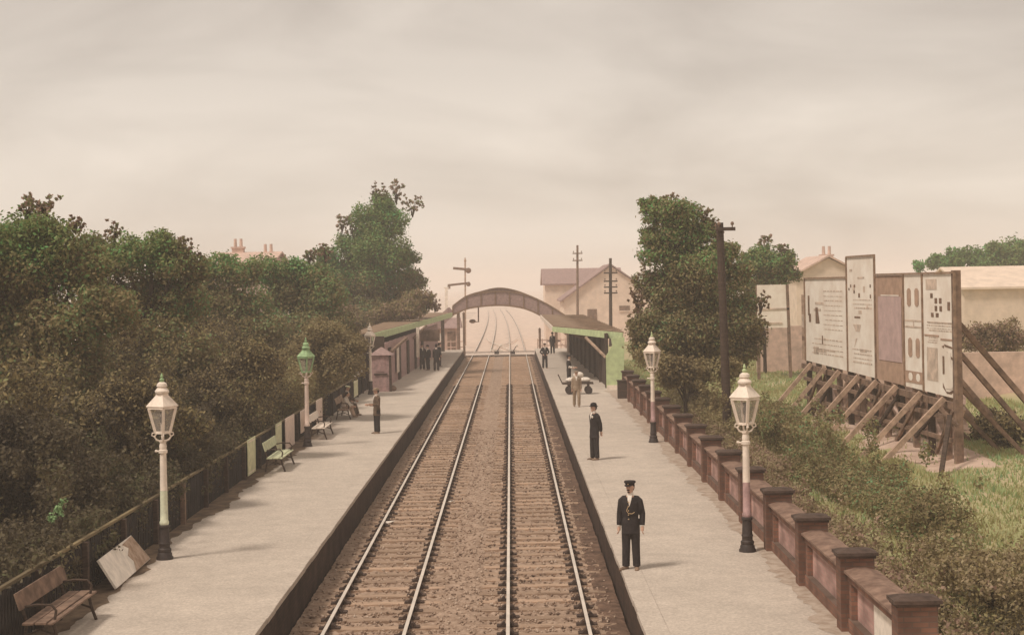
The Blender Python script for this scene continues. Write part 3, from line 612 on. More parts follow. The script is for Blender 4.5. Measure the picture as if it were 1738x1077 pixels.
T = smooth_curve([at(u,v,DB) for u,v in top], 40); Bc = smooth_curve([at(u,v,DB) for u,v in bot], 40)
fbk = thing('footbridge', 'arched mauve iron footbridge over both tracks by the level crossing', 'footbridge', (0, DB, 0))
for yo, hump in ((0.0, 0.0), (2.2, 0.3)):
    gm = MB()
    for i in range(40):
        (xa, za), (xb, zb) = T[i], T[i+1]; (xc, zc), (xd, zd) = Bc[i], Bc[i+1]
        ha = hump*math.exp(-((xa+1.0)/1.8)**2); hb2 = hump*math.exp(-((xb+1.0)/1.8)**2)
        gm.hexa([(xc,yo,zc),(xd,yo,zd),(xd,yo+0.04,zd),(xc,yo+0.04,zc),(xa,yo,za+ha),(xb,yo,zb+hb2),(xb,yo+0.04,zb+hb2),(xa,yo+0.04,za+ha)])
    go = gm.build('girder', M_ROOFP, fbk)
    gm = MB()
    for i in range(40):
        (xa, za), (xb, zb) = T[i], T[i+1]; (xc, zc), (xd, zd) = Bc[i], Bc[i+1]
        ha = hump*math.exp(-((xa+1.0)/1.8)**2); hb2 = hump*math.exp(-((xb+1.0)/1.8)**2)
        gm.bar((xa,yo+0.02,za+ha),(xb,yo+0.02,zb+hb2),0.22,0.13); gm.bar((xc,yo+0.02,zc),(xd,yo+0.02,zd),0.26,0.16)
    for i in range(0, 41, 5):
        gm.bar((T[i][0],yo-0.03,T[i][1]),(Bc[i][0],yo-0.03,Bc[i][1]),0.12,0.07)
    gm.build('flange', mat('brown_iron', (0.22,0.135,0.085), 0.7, 0.2, 4.0), go)
gm = MB()
for i in range(40):
    (xc, zc), (xd, zd) = Bc[i], Bc[i+1]; gm.hexa([(xc,0.05,zc+0.12),(xd,0.05,zd+0.12),(xd,2.19,zd+0.12),(xc,2.19,zc+0.12),(xc,0.05,zc+0.2),(xd,0.05,zd+0.2),(xd,2.19,zd+0.2),(xc,2.19,zc+0.2)])
gm.build('deck', M_WOODMD, fbk)
for x in (-5.0, 4.3):
    for y in (0.1, 2.1):
        gm = MB(); gm.bar((x,y,-0.2),(x,y,3.9 if x < 0 else 3.3),0.22); gm.build('leg', M_WOODMD, fbk)
gm = MB()                                             # left-hand flight continuing outward
for i in range(12): gm.box(-5.95-0.32*i, -5.62-0.32*i, 0.05, 2.15, 3.65-0.3*i, 3.72-0.3*i)
gm.build('steps', M_WOODMD, fbk)
gm = MB(); gm.bar((-5.6,0,4.1),(-9.5,0,0.8),0.1,0.9); gm.bar((-5.6,2.2,4.1),(-9.5,2.2,0.8),0.1,0.9); gm.build('stair_parapet', M_ROOFP, fbk)
# ------------------------------------------------------------------ semaphore signal, crossing furniture
sg = thing('semaphore_signal', 'tall two-armed semaphore signal behind the left end of the footbridge', 'signal', at(790, 590, 172))
b0 = at(790, 590, 172)
def ls_(u, v, d=172): return at(u, v, d) - b0
m = MB(); m.bar(ls_(790,592), ls_(789.5,444), 0.17); m.build('post', M_WOODLT, sg)
m = MB(); m.lathe([(0.12,0),(0.14,0.1),(0.03,0.5)], ls_(789.5,444), 8); m.build('finial', M_WOODLT, sg)
m = MB(); m.bar(ls_(769,455)+Vector((0,-0.12,0)), ls_(797,457.5)+Vector((0,-0.12,0)), 0.10, 0.28); m.build('arm', M_WOODMD, sg)
m = MB(); m.bar(ls_(760,484)+Vector((0,-0.12,0)), ls_(797,480)+Vector((0,-0.12,0)), 0.10, 0.24); m.build('arm', M_WOODMD, sg)
m = MB(); m.ball(ls_(795,459),0.32,8,6).ball(ls_(795,482),0.26,8,6); m.build('spectacle', M_WOODMD, sg)
m = MB(); m.bar(ls_(762,484), ls_(762,490),0.3); m.build('bracket', M_WOODMD, sg)
m = MB(); b = at(758, 590, 165); m.bar(b, at(757.5,488,165), 0.30); m.bar(at(757.5,488,165)-Vector((0.3,0,0)), at(757.5,488,165)+Vector((0.3,0,0)), 0.2, 0.12)
tag(m.build('white_post', M_WHITE), 'pale thick post rising behind the left shelter roof beside the signal', 'post')
for (u, vt, vb, d, lab) in ((916.5,559,589,146,'dark gate post on the right of the level crossing'),(788,532,589,141,'dark post under the left side of the footbridge')):
    m = MB(); b = at(u, vb, d); b.z = 0.0; m.bar(b, Vector((b.x,d,at(u,vt,d).z)), 0.22); m.lathe([(0.16,0),(0.02,0.18)], (b.x,d,at(u,vt,d).z), 4); tag(m.build('gate_post', M_WOODMD), lab, 'post')
# hanging bracket lamp under bridge
m = MB(); c = at(806, 545, DB+1); m.tube([at(812,520,DB+1), at(812,546,DB+1), at(803,546,DB+1)], 0.07, 6); m.ball(at(802,545,DB+1),(0.32,0.32,0.2),8,6)
tag(m.build('hanging_sign', M_WOODMD), 'small bracketed fitting hanging below the footbridge arch', 'fitting')
# crossover and point levers beyond the crossing
m = MB()
def xr(pts):
    for (a, b) in zip(pts[:-1], pts[1:]): m.bar((a[0],a[1],-0.02),(b[0],b[1],-0.02),0.07,0.07)
xr([(-2.07,152),(-1.6,158),(-0.6,168),(0.3,178),(0.75,188)]); xr([(-0.155,152),(-0.6,158),(-1.6,168),(-2.6,178),(-3.0,188)])
tag(m.build('crossover_rails', M_RAILTOP), 'pair of crossing rails joining both tracks past the level crossing', 'rails')
for (u, v, d, lab) in ((843,591,143.5,'dark ground lever on the near edge of the level crossing between the tracks'),(870,592,142.8,'dark ground lever beside the inner rail of the right track at the crossing')):
    b = at(u, v, d); b.z = 0.012; m = MB(); m.box(-0.22,0.22,-0.2,0.2,0,0.28); m.bar((0,0,0.2),(0.35,0,0.75),0.07); m.mi = 1; m.ball((0.4,0,0.8),0.13,8,6); m.bar((-0.5,0,0.4),(0.6,0.1,0.30),0.08)
    tag(m.build('point_lever', [M_DARK, M_LINEN], loc=b), lab, 'lever')
# crossing hut and far fences
hu = thing('crossing_hut', 'pale pink crossing keeper hut under the left side of the footbridge', 'hut', (-6.6, 153, 0))
m = MB(); m.box(-1.6,1.4,-1.5,1.5,-0.3,2.3); m.build('wall', M_PINK, hu)
m = MB(); m.hexa([(-1.9,-1.8,2.3),(1.7,-1.8,2.3),(1.7,1.8,2.3),(-1.9,1.8,2.3),(-1.8,-0.05,3.3),(1.6,-0.05,3.3),(1.6,0.05,3.3),(-1.8,0.05,3.3)]); m.build('roof', M_ROOFP, hu)
m = MB(); m.box(-0.9,-0.2,-1.56,-1.503,0.9,1.8); m.build('window', M_LINEN, hu)
m = MB(); m.box(0.3,1.1,-1.56,-1.503,0,1.95); m.build('door', M_WOODMD, hu)
for (xa, ya, xb, yb, lab) in ((2.6,150.5,9,151,'low pale fence on the right of the crossing'),(-4.6,150.6,-14,151,'low pale fence left of the crossing')):
    t = thing('crossing_fence', lab, 'fence', (xa, ya, 0)); n = 14
    for i in range(n+1):
        m = MB(); f = i/n; m.bar(((xb-xa)*f,(yb-ya)*f,-0.2),((xb-xa)*f,(yb-ya)*f,1.15),0.09); m.build('post', M_PINK, t)
    for z in (0.45, 1.0):
        m = MB(); m.bar((0,0,z),(xb-xa,yb-ya,z),0.06,0.10); m.build('rail', M_PINK, t)
# ------------------------------------------------------------------ houses
def house(name, lab, x0, x1, y0, y1, zb, ze, zr, axis, wm, rm, group=None, over=0.35, chim=(), wins=()):
    cx, cy = (x0+x1)/2, (y0+y1)/2; t = thing(name, lab, 'house', (cx, cy, zb), 0, group)
    a, b, h, r = (x1-x0)/2, (y1-y0)/2, ze-zb, zr-zb
    m = MB()
    if axis == 'y': m.prism([(-a,-b,0),(a,-b,0),(a,-b,h),(0,-b,r-0.08),(-a,-b,h)], (0,2*b,0))
    else: m.prism([(-a,-b,0),(-a,b,0),(-a,b,h),(-a,0,r-0.08),(-a,-b,h)], (2*a,0,0))
    m.build('wall', wm, t)
    m = MB(); o_ = over
    for s in (-1, 1):
        if axis == 'y':
            dz = (r-h)/a*o_; m.hexa([(s*(a+o_),-b-o_,h-dz),(0,-b-o_,r),(0,b+o_,r),(s*(a+o_),b+o_,h-dz),(s*(a+o_),-b-o_,h-dz+0.16),(0,-b-o_,r+0.16),(0,b+o_,r+0.16),(s*(a+o_),b+o_,h-dz+0.16)])
        else:
            dz = (r-h)/b*o_; m.hexa([(-a-o_,s*(b+o_),h-dz),(-a-o_,0,r),(a+o_,0,r),(a+o_,s*(b+o_),h-dz),(-a-o_,s*(b+o_),h-dz+0.16),(-a-o_,0,r+0.16),(a+o_,0,r+0.16),(a+o_,s*(b+o_),h-dz+0.16)])
    ro = m.build('roof', rm, t)
    for (qx, qy, top_) in chim:
        m = MB(); m.box(qx-0.5,qx+0.5,qy-0.35,qy+0.35,h,top_-zb-0.5).box(qx-0.58,qx+0.58,qy-0.43,qy+0.43,top_-zb-0.5,top_-zb-0.35); c = m.build('chimney', M_PINK, t)
        for k in (-0.25, 0.25):
            m = MB(); m.lathe([(0.15,top_-zb-0.35),(0.12,top_-zb+0.35)], (qx+k,qy,0), 8); m.build('chimney_pot', M_PINK, c)
    for (qx, qz, ww, hh) in wins:
        m = MB(); m.box(qx-ww/2,qx+ww/2,-b-0.05,-b-0.004,qz,qz+hh); c = m.build('window', M_WOODMD, t)
        m = MB(); m.box(qx-ww/2-0.06,qx+ww/2+0.06,-b-0.12,-b-0.052,qz-0.1,qz-0.004); m.build('sill', M_RENDER, c)
    return t
a = at(925, 480, 178); b = at(1010, 481, 178)
house('pale_house', 'pale flat-fronted house with a low mauve roof beyond the footbridge', a.x, b.x+3, 178, 188, 0, a.z-0.15, at(940,458,183).z, 'x', M_RENDER, M_ROOFP, wins=((-2.2,3.2,0.9,1.4),))
a = at(957, 508, 160); p_ = at(1036, 447, 160)
house('gabled_house', 'large pale gable-ended house with a steep mauve roof behind the telegraph poles', a.x, 2*p_.x-a.x, 160, 173, 0, a.z, p_.z-0.16, 'y', M_RENDER, M_ROOFP, chim=(), wins=((-2.0,2.6,1.0,1.2),(1.4,3.6,1.1,0.5)))
a = at(790, 0, 1)
c = at(1352, 478, 125); d_ = at(1440, 470, 125); r_ = at(1394, 436, 125)
house('distant_house', 'pale distant house with a chimney showing above the hoarding', c.x, d_.x+1, 125, 134, 0, c.z+0.6, r_.z, 'y', M_RENDER, M_PINK, chim=((1.2,2.0,at(1413,423,128).z),), wins=((-0.6,5.2,0.9,1.1),))
c = at(372, 445, 132); d_ = at(470, 445, 132)
house('brick_house', 'brick house whose chimney pots peep above the left-hand trees', c.x, d_.x, 128, 138, 0, 8.6, at(400,431,133).z, 'x', M_PINK, M_PINK, chim=((-1.0,0,at(408,412,133).z),(1.6,0,at(452,421,133).z)))
# ------------------------------------------------------------------ telegraph poles
def pole(lab, u, vb, vt, d, r0, arms, m_, zb=None, side=0):
    b = at(u[0], vb, d); tp = at(u[1], vt, d)
    if zb is not None: b = Vector((b.x, d, zb))
    t = thing('telegraph_pole', lab, 'pole', b, 0, 'telegraph poles on the right'); tp = tp - b
    m = MB(); m.tube([(0,0,-0.2), tp*0.5, tp], [r0, r0*0.88, r0*0.75], 12); m.build('shaft', m_, t, smooth=True)
    for (v, wl_, wr_) in arms:
        z = at(u[1], v, d).z - b.z; f = z/tp.z; c = tp*f
        m = MB(); m.box(c.x-wl_, c.x+wr_, c.y-r0-0.09, c.y-r0+0.02, z-0.06, z+0.06); am = m.build('cross_arm', m_, t)
        for s in ((-wl_+0.1), (wr_-0.1)):
            m = MB(); m.lathe([(0.02,z+0.06),(0.02,z+0.13),(0.055,z+0.14),(0.06,z+0.2),(0.03,z+0.25)], (c.x+s, c.y-r0-0.035, 0), 8); m.build('insulator', M_WOODMD, am)
    return t
pole('thick dark telegraph pole in front of the large right-hand tree', (1236,1221.5), 745, 378, 53, 0.165, ((389,0.16,0.5),), M_WOODDK, zb=0.6)
pole('slim telegraph pole before the gabled house, near the shelter roof', (1036,1036), 560, 438, 135, 0.17, ((463,0.6,0.6),(477,0.6,0.6),(487,0.6,0.6),(497,0.6,0.6)), M_WOODDK, zb=0)
pole('distant thin telegraph pole between the two pale houses', (980,980), 560, 416, 156, 0.15, ((430,0.5,0.5),(442,0.5,0.5)), M_WOODMD, zb=0)
# ------------------------------------------------------------------ hoarding
FE, NE = Vector((11.74, 61.8, 0)), Vector((12.98, 45.0, 0)); HD = (NE-FE); HL = HD.length; HDn = HD.normalized(); HN = Vector((HDn.y, -HDn.x, 0)).normalized()
if HN.x > 0: HN = -HN
GZ = 0.9
M_POSTER = mat('bill_paper', (0.78,0.67,0.565), 0.8, 0.07, 1.1, col2=(0.93,0.85,0.75), detail=10)
def s_at(u, v=570):
    k = ray(u, v)[0]/F; p = (k*FE.y - FE.x)/((NE.x-FE.x) - k*(NE.y-FE.y)); return p*HL
def hp(s, z, off=0.0): return FE + HDn*s + HN*off + Vector((0,0,z))
ho = thing('advertising_hoarding', 'tall timber advertising hoarding of pasted bills raised on struts, right', 'hoarding', (0,0,0))
def zs(u, v):
    s = s_at(u, v); d = (FE + HDn*s).y; return at(u, v, d).z
panels = [(1360,1367,None,None,M_WOODLT,'edge_board'),(1368,1438,472,None,M_WHITE,'poster'),(1439.5,1485.5,436,None,M_WHITE,'poster'),(1487.5,1534.5,466,None,mat('mauve_bill',(0.52,0.37,0.34),0.8,0.12,3.0),'poster'),(1536,1566.5,465,None,M_WHITE,'poster'),(1568,1621.5,464,None,M_WHITE,'poster')]
M_INK = mat('poster_ink', (0.20,0.12,0.08), 0.85, 0.4, 8.0); M_FAINT = mat('faded_ink', (0.60,0.47,0.375), 0.85, 0.25, 3.0); M_BUFF = mat('buff_bill', (0.44,0.29,0.21), 0.85, 0.15, 3.0)
ZB0, ZB1 = zs(1364, 610), zs(1621, 676)
def panel(u0, u1, vt, name, m_, lab, marks):
    s0, s1 = s_at(u0), s_at(u1); zt = zs((u0+u1)/2, vt)
    zb = lambda s: ZB0 + (ZB1-ZB0)*s/HL
    m = MB(); m.hexa([hp(s0,zb(s0)), hp(s1,zb(s1)), hp(s1,zb(s1),-0.04), hp(s0,zb(s0),-0.04), hp(s0,zt), hp(s1,zt), hp(s1,zt,-0.04), hp(s0,zt,-0.04)])
    for k, (mi, poly) in enumerate(marks):
        m.mi = mi; pts = [hp(s0+(s1-s0)*a_, zb(s0)+(zt-zb(s0))*b_, 0.002+0.0022*mi) for a_, b_ in poly]; m.prism(pts, HN*0.004)
    o = m.build(name, [m_, M_FAINT, M_INK, M_BUFF, M_POSTER, MATS['mauve_bill']], ho)
    if lab: o['label'] = lab
    return s0, s1, zt
def rc(x0, x1, y0, y1): return [(x0,y0),(x1,y0),(x1,y1),(x0,y1)]
rp = random.Random(21)
mauve = mat('mauve_bill', (0.40,0.275,0.225))
faint = []
for k in range(9): 
    x = rp.uniform(0.1,0.8); y = rp.uniform(0.1,0.85); faint.append((1, rc(x, x+rp.uniform(0.05,0.25), y, y+rp.uniform(0.01,0.05))))
def lines(x0, x1, y0, y1, n, seed):
    r_ = random.Random(seed); o_ = []
    for i in range(n):
        y = y1-(y1-y0)*i/n; x = x0+r_.uniform(0,0.08); h = r_.uniform(0.006,0.014)
        while x < x1:
            wd = r_.uniform(0.02,0.09); o_.append((1, rc(x, min(x1,x+wd), y, y+h))); x += wd+0.02
    return o_
P = []
P.append(panel(1361,1367,500,'edge_board',M_WOODLT,None,[(2,rc(0.1,0.9,0.30,0.36)),(1,rc(0.1,0.9,0.5,0.7))]))
P.append(panel(1368,1438.5,473,'poster',M_POSTER,'blank weathered white bill at the far end of the hoarding', faint[:5]+lines(0.45,0.9,0.35,0.85,9,1)+lines(0.15,0.9,0.05,0.28,4,2)+[(2,rc(0.07,0.11,0.56,0.80)),(2,rc(0.09,0.14,0.48,0.58)),(2,[(0.26,0.47),(0.36,0.47),(0.345,0.54),(0.315,0.66),(0.26,0.66)]),(2,rc(0.41,0.435,0.23,0.33)),(1,rc(0.2,0.33,0.10,0.19))]))
P.append(panel(1439.5,1485.5,436,'poster',M_POSTER,'tallest pale bill rising above the rest of the hoarding', faint[5:]+lines(0.15,0.88,0.05,0.2,4,3)+lines(0.2,0.9,0.52,0.63,3,4)+[(2,rc(0.12,0.16,0.74,0.765)),(2,rc(0.26,0.31,0.74,0.765)),(2,rc(0.05,0.09,0.715,0.735)),(2,rc(0.24,0.29,0.69,0.715)),(2,rc(0.42,0.48,0.655,0.69)),(1,rc(0.6,0.66,0.70,0.75)),(2,rc(0.84,0.88,0.74,0.765)),(2,rc(0.84,0.88,0.65,0.68)),(1,rc(0.40,0.65,0.815,0.83)),(1,rc(0.1,0.2,0.88,0.9)),(2,rc(0.26,0.48,0.475,0.49)),(1,[(0.2,0.42),(0.5,0.42),(0.45,0.36),(0.3,0.36)]),(1,[(0.3,0.30),(0.36,0.30),(0.24,0.22)])]))
P.append(panel(1487.5,1534.5,467,'poster',M_BUFF,'mauve bill on a buff ground in the middle of the hoarding', [(5,rc(0.1,0.93,0.19,0.80)),(3,rc(0.17,0.8,0.785,0.80)),(4,rc(0.2,0.85,0.805,0.815)),(2,rc(0.17,0.85,0.575,0.595)),(2,rc(0.17,0.38,0.355,0.378)),(2,rc(0.47,0.83,0.355,0.378)),(1,rc(0.3,0.36,0.44,0.54))]))
def slot(x, y0, y1): return [(x-0.11,y0+0.02),(x-0.05,y0),(x+0.05,y0),(x+0.11,y0+0.02),(x+0.11,y1-0.02),(x+0.05,y1),(x-0.05,y1),(x-0.11,y1-0.02)]
P.append(panel(1536,1566.5,466,'poster',M_POSTER,'white bill with four tall brown ovals', [(3,slot(0.27,0.72,0.88)),(3,slot(0.70,0.72,0.88)),(3,slot(0.30,0.27,0.44)),(3,slot(0.72,0.27,0.44)),(1,rc(0.02,0.98,0.585,0.60)),(1,rc(0.02,0.98,0.53,0.545)),(1,rc(0.48,0.53,0.545,0.585)),(3,rc(0.0,1.0,0.04,0.145)),(4,slot(0.3,0.06,0.13)),(4,slot(0.72,0.06,0.13))]))
bott = [(0.70,0.055),(0.88,0.055),(0.94,0.10),(0.94,0.17),(0.86,0.235),(0.86,0.36),(0.76,0.36),(0.76,0.235),(0.66,0.17),(0.66,0.10)]
P.append(panel(1568,1621.5,465,'poster',M_POSTER,'white bill with a pale bottle and dark block marks, nearest end of the hoarding',
    [(1,rc(0.1,0.45,0.87,0.96)),(2,rc(0.24,0.32,0.80,0.84)),(2,rc(0.38,0.46,0.755,0.80)),(2,rc(0.52,0.60,0.755,0.80)),(2,rc(0.38,0.46,0.69,0.735)),(2,rc(0.53,0.61,0.69,0.735)),(2,rc(0.78,0.86,0.70,0.77)),(2,rc(0.26,0.34,0.64,0.675)),(2,rc(0.41,0.5,0.64,0.675)),(1,rc(0.12,0.9,0.59,0.60)),*lines(0.1,0.9,0.5,0.585,4,5),*lines(0.1,0.45,0.40,0.46,3,6),(3,rc(0.03,0.5,0.475,0.49)),(3,rc(0.55,0.93,0.45,0.465)),(1,rc(0.1,0.45,0.10,0.38)),(2,[(0.58,0.40),(0.66,0.41),(0.64,0.385)]),(2,[(0.66,0.42),(0.92,0.40),(0.92,0.385),(0.68,0.40)]),(2,[(0.74,0.36),(0.92,0.31),(0.92,0.29),(0.78,0.33)]),(2,rc(0.60,0.655,0.17,0.32)),(2,rc(0.91,0.955,0.17,0.24)),(2,[(0.60,0.10),(0.70,0.03),(0.9,0.03),(0.96,0.10),(0.96,0.06),(0.86,0.015),(0.72,0.015),(0.6,0.06)]),(4,bott)]))
# frame strips between bills, top caps
m = MB(); ztops = [473,436,467,466,465]; us = [1367.5,1439,1486.5,1535.2,1567.2,1622]
ztp = [p_[2] for p_ in P]
for i, u in enumerate(us):
    s = s_at(u); zt = max(ztp[min(i,5)], ztp[min(i+1,5)]); zb = ZB0+(ZB1-ZB0)*s/HL
    m.bar(hp(s,zb-0.02,0.014), hp(s,zt+0.03,0.014), 0.05, 0.07, up=HN)
for i in range(1,6):
    s0, s1, zt = P[i]; m.bar(hp(s0,zt+0.035,0.0), hp(s1,zt+0.035,0.0), 0.10, 0.06)
m.build('frame_strip', mat('frame_wood', (0.29,0.19,0.13), 0.85, 0.3, 4.0), ho)
# near end post, bearers, legs, stays
m = MB(); s = HL+0.10; m.bar(hp(s,GZ-0.3,-0.08), hp(s,P[5][2]+0.1,-0.08), 0.26, 0.2, up=HN); m.build('end_post', M_WOODMD, ho)
m = MB(); zb = ZB1; 
for i in range(8):
    sa, sb = HL*i/8, HL*(i+1)/8
    m.bar(hp(sa,ZB0+(ZB1-ZB0)*i/8-0.24,-0.02-0.02*(i%2)), hp(sb,ZB0+(ZB1-ZB0)*(i+1)/8-0.24,-0.02-0.02*(i%2)), 0.14, 0.2)
m.build('bearer', M_WOODMD, ho)
for i in range(12):
    s = HL*(i+0.35)/12; zz = ZB0+(ZB1-ZB0)*s/HL
    m = MB(); m.bar(hp(s,GZ-0.3,-0.14), hp(s,zz+0.4,-0.14), 0.18, 0.18, up=HN); m.build('leg', M_WOODMD if i % 2 else M_WOODDK, ho)
st9 = random.Random(6)
for i in range(8):
    s = HL*(i+0.75)/8+st9.uniform(-0.3,0.2); zz = ZB0+(ZB1-ZB0)*s/HL
    m = MB(); r9 = st9.uniform(-0.35,0.35); m.bar(hp(s,zz-0.05,0.10), hp(s-0.3+r9,GZ-0.15,2.05+r9*0.6), 0.15, 0.15); m.build('front_stay', M_WOODLT, ho)
for i in range(7):
    s = HL*(i+0.9)/7.4
    m = MB(); m.bar(hp(s,5.6,-0.1), hp(s+0.2,GZ-0.2,-4.2), 0.17, 0.15); m.build('back_stay', M_WOODMD, ho)
    m = MB(); m.bar(hp(s,3.6,-0.1), hp(s+0.2,GZ-0.2,-2.8), 0.14, 0.12); m.build('back_stay', M_WOODMD, ho)
m = MB(); m.bar(at(1612,705,44.2), gnd(1596,803,GZ)+Vector((0,0,-0.15)), 0.12); m.build('leaning_prop', M_WOODDK, ho)
for i in range(9):
    s = HL*(i+0.2)/9; s2_ = min(HL, s+HL/9+0.3); za, zb_ = ZB0+(ZB1-ZB0)*s/HL, ZB0+(ZB1-ZB0)*s2_/HL
    m = MB()
    if i % 2: m.bar(hp(s,za-0.3,-0.28), hp(s2_,GZ+0.1,-0.28), 0.10, 0.13)
    else: m.bar(hp(s2_,zb_-0.3,-0.28), hp(s,GZ+0.1,-0.28), 0.10, 0.13)
    m.build('cross_brace', M_PINK if i % 3 else M_WOODMD, ho)
    m = MB(); m.bar(hp(s,GZ+0.2+0.3*(i%2),0.02), hp(s2_,zb_-0.35,0.02), 0.09, 0.12); m.build('cross_brace', M_WOODDK if i % 2 else M_WOODMD, ho)
for f in (0.35, 0.68):
    m = MB(); m.bar(hp(0.2,GZ+(ZB0-GZ)*f,0.0), hp(HL-0.2,GZ+(ZB1-GZ)*f,0.0), 0.07, 0.13); m.build('trestle_rail', M_WOODMD, ho)
m = MB(); m.bar(at(1596,692,44.6), at(1625,722,44.3), 0.10); m.build('cross_brace', M_WOODMD, ho)
# second hoarding further on and its surroundings
h2 = thing('small_hoarding', 'smaller pale hoarding beyond the tall one, half hidden by leaves', 'hoarding', at(1316, 600, 84))
o2 = at(1316, 600, 84); z2b, z2t = at(1316,556,84).z-o2.z, at(1316,483,84).z-o2.z
m = MB(); m.box(-0.95,0.75,-0.05,0.05,z2b,z2t); m.build('poster', M_POSTER, h2)
m = MB(); m.bar((0.85,0,-2.5),(0.7,0,z2t),0.16); m.bar((-0.9,0.1,-2.5),(-0.9,0.1,z2t),0.16); m.build('frame', M_WOODMD, h2)
m = MB(); m.box(-1.0,0.8,-0.08,-0.052,(z2b+z2t)/2-0.2,(z2b+z2t)/2-0.1); m.box(-0.9,0.4,-0.08,-0.052,z2b+0.2,z2b+0.3); m.build('ledge', M_FAINT, h2)
pw = MB(); a = at(1285,600,92); b = at(1375,600,92); pw.box(a.x, b.x+1.0, 92, 92.3, 0.5, at(1330,553,92).z)
tag(pw.build('pink_yard_wall', M_PINK), 'pinkish yard wall behind the small hoarding', 'wall')
m = MB(); b = gnd(1333, 603, 0.95); m.bar(b-Vector((0,0,0.2)), b+Vector((0,0,1.75)), 0.16); m.bar(b+Vector((-0.1,0,1.75)), b+Vector((0.5,0,1.7)), 0.12, 0.1)
tag(m.build('stub_post', M_WOODDK), 'dark short post with a side arm before the pink yard wall', 'post')
m = MB(); c = gnd(1325, 606, 0.95)
for k in range(3): m.tube([(c.x+ (0.85-0.1*k)*math.cos(t_*math.pi/10), c.y+1.2*math.sin(t_*math.pi/10), 1.05+0.12*k) for t_ in range(21)], 0.09, 6)
tag(m.build('coiled_hose', M_WOODDK), 'dark coil lying on the grass below the yard wall', 'coil')
# yard beyond hoarding: brick stacks, boundary wall, terrace bank
st = random.Random(4)
for i in range(12):
    c = gnd(1375+ i*15 + st.uniform(-6,6), 712+ i*4.2, GZ-0.02); c.x += 1.2+st.uniform(0,1.5); c.y += 2+st.uniform(-0.6,0.6)
    m = MB(); n = st.randint(4,8)
    for k in range(n):
        wv = st.uniform(0.35,0.6); m.hexa([(-wv,-0.5,k*0.22),(wv,-0.5,k*0.22),(wv,0.5,k*0.22),(-wv,0.5,k*0.22),(-wv+0.02,-0.5,k*0.22+0.2),(wv,-0.5,k*0.22+0.2),(wv,0.5,k*0.22+0.2),(-wv+0.02,0.5,k*0.22+0.2)])
    tag(m.build('timber_stack', M_PINK, loc=c, rz=st.uniform(-0.3,0.3)), 'low stack of pinkish blocks under the raised hoarding', 'stack', 'block stacks under the hoarding')
m = MB(); m.box(15, 50, 70, 70.4, 0.4, at(1660,598,70).z); tag(m.build('long_yard_wall', M_PINK), 'long pink yard wall seen behind the near end of the hoarding', 'wall')
# pale terrace houses beyond
house('pink_terrace', 'long pink-walled building at the far right edge behind the hoarding', at(1628,0,112).x, at(1628,0,112).x+26, 112, 122, 0, at(1680,488,112).z, at(1680,455,116).z, 'x', M_RENDER, M_RENDER, chim=(), wins=())
# ------------------------------------------------------------------ vegetation
def leaf_mesh(name, blobs, size, dens, seed, m_, shell=0.55, flat=0.35, mats=None):
    """blobs: list of (centre, radius(3), density multiplier)."""
    size = size*0.52; dens = dens*1.45; g_ = np.random.default_rng(seed); C = []; S = []; NR = []
    for c, r, k in blobs:
        r = np.array(r if isinstance(r,(tuple,list)) else (r,r,r), float)
        area = 4*math.pi*((r[0]*r[1]+r[1]*r[2]+r[0]*r[2])/3)
        n = max(12, int(dens*k*area/(size*size)))
        d = g_.normal(size=(n,3)); d /= np.linalg.norm(d,axis=1)[:,None]
        rad = (shell + (1-shell)*g_.random(n)**0.6) * (1 + 0.20*g_.normal(size=n))
        # leaves gather in small sprays so that the surface breaks up
        ns = max(6, n//14); sc = g_.normal(size=(ns,3)); sc /= np.linalg.norm(sc,axis=1)[:,None]
        pick = g_.integers(0, ns, n); d2 = sc[pick] + g_.normal(size=(n,3))*0.28; d2 /= np.linalg.norm(d2,axis=1)[:,None]
        use = g_.random(n) < 0.7; d[use] = d2[use]
        C.append(np.array(c)[None,:] + d*rad[:,None]*r[None,:]); NR.append(d); S.append(size*g_.uniform(0.6,1.35,n))
    C = np.concatenate(C); S = np.concatenate(S); NR = np.concatenate(NR); n = len(C)
    nrm = g_.normal(size=(n,3))*0.75 + NR*0.8 + np.array([0,0,flat]); nrm /= np.linalg.norm(nrm,axis=1)[:,None]
    t1 = np.cross(nrm, g_.normal(size=(n,3))); t1 /= np.linalg.norm(t1,axis=1)[:,None]; t2 = np.cross(nrm,t1)
    L = S[:,None]*0.62; W = S[:,None]*0.36
    V = np.stack([C-t1*L, C+t2*W-t1*L*0.1, C+t1*L, C-t2*W-t1*L*0.1], 1).reshape(-1,3)
    me = bpy.data.meshes.new(name); me.vertices.add(4*n); me.vertices.foreach_set('co', V.astype(np.float32).ravel())
    me.loops.add(4*n); me.loops.foreach_set('vertex_index', np.arange(4*n, dtype=np.int32))
    me.polygons.add(n); me.polygons.foreach_set('loop_start', np.arange(0,4*n,4,dtype=np.int32)); me.polygons.foreach_set('loop_total', np.full(n,4,dtype=np.int32))
    mats = mats or [m_]
    for q_ in mats: me.materials.append(q_)
    if len(mats) > 1: me.polygons.foreach_set('material_index', g_.integers(0, len(mats), n).astype(np.int32))
    me.update(calc_edges=True); return me
M_BARK = mat('bark', (0.085,0.058,0.04), 0.9, 0.35, 6.0, bump=0.5)
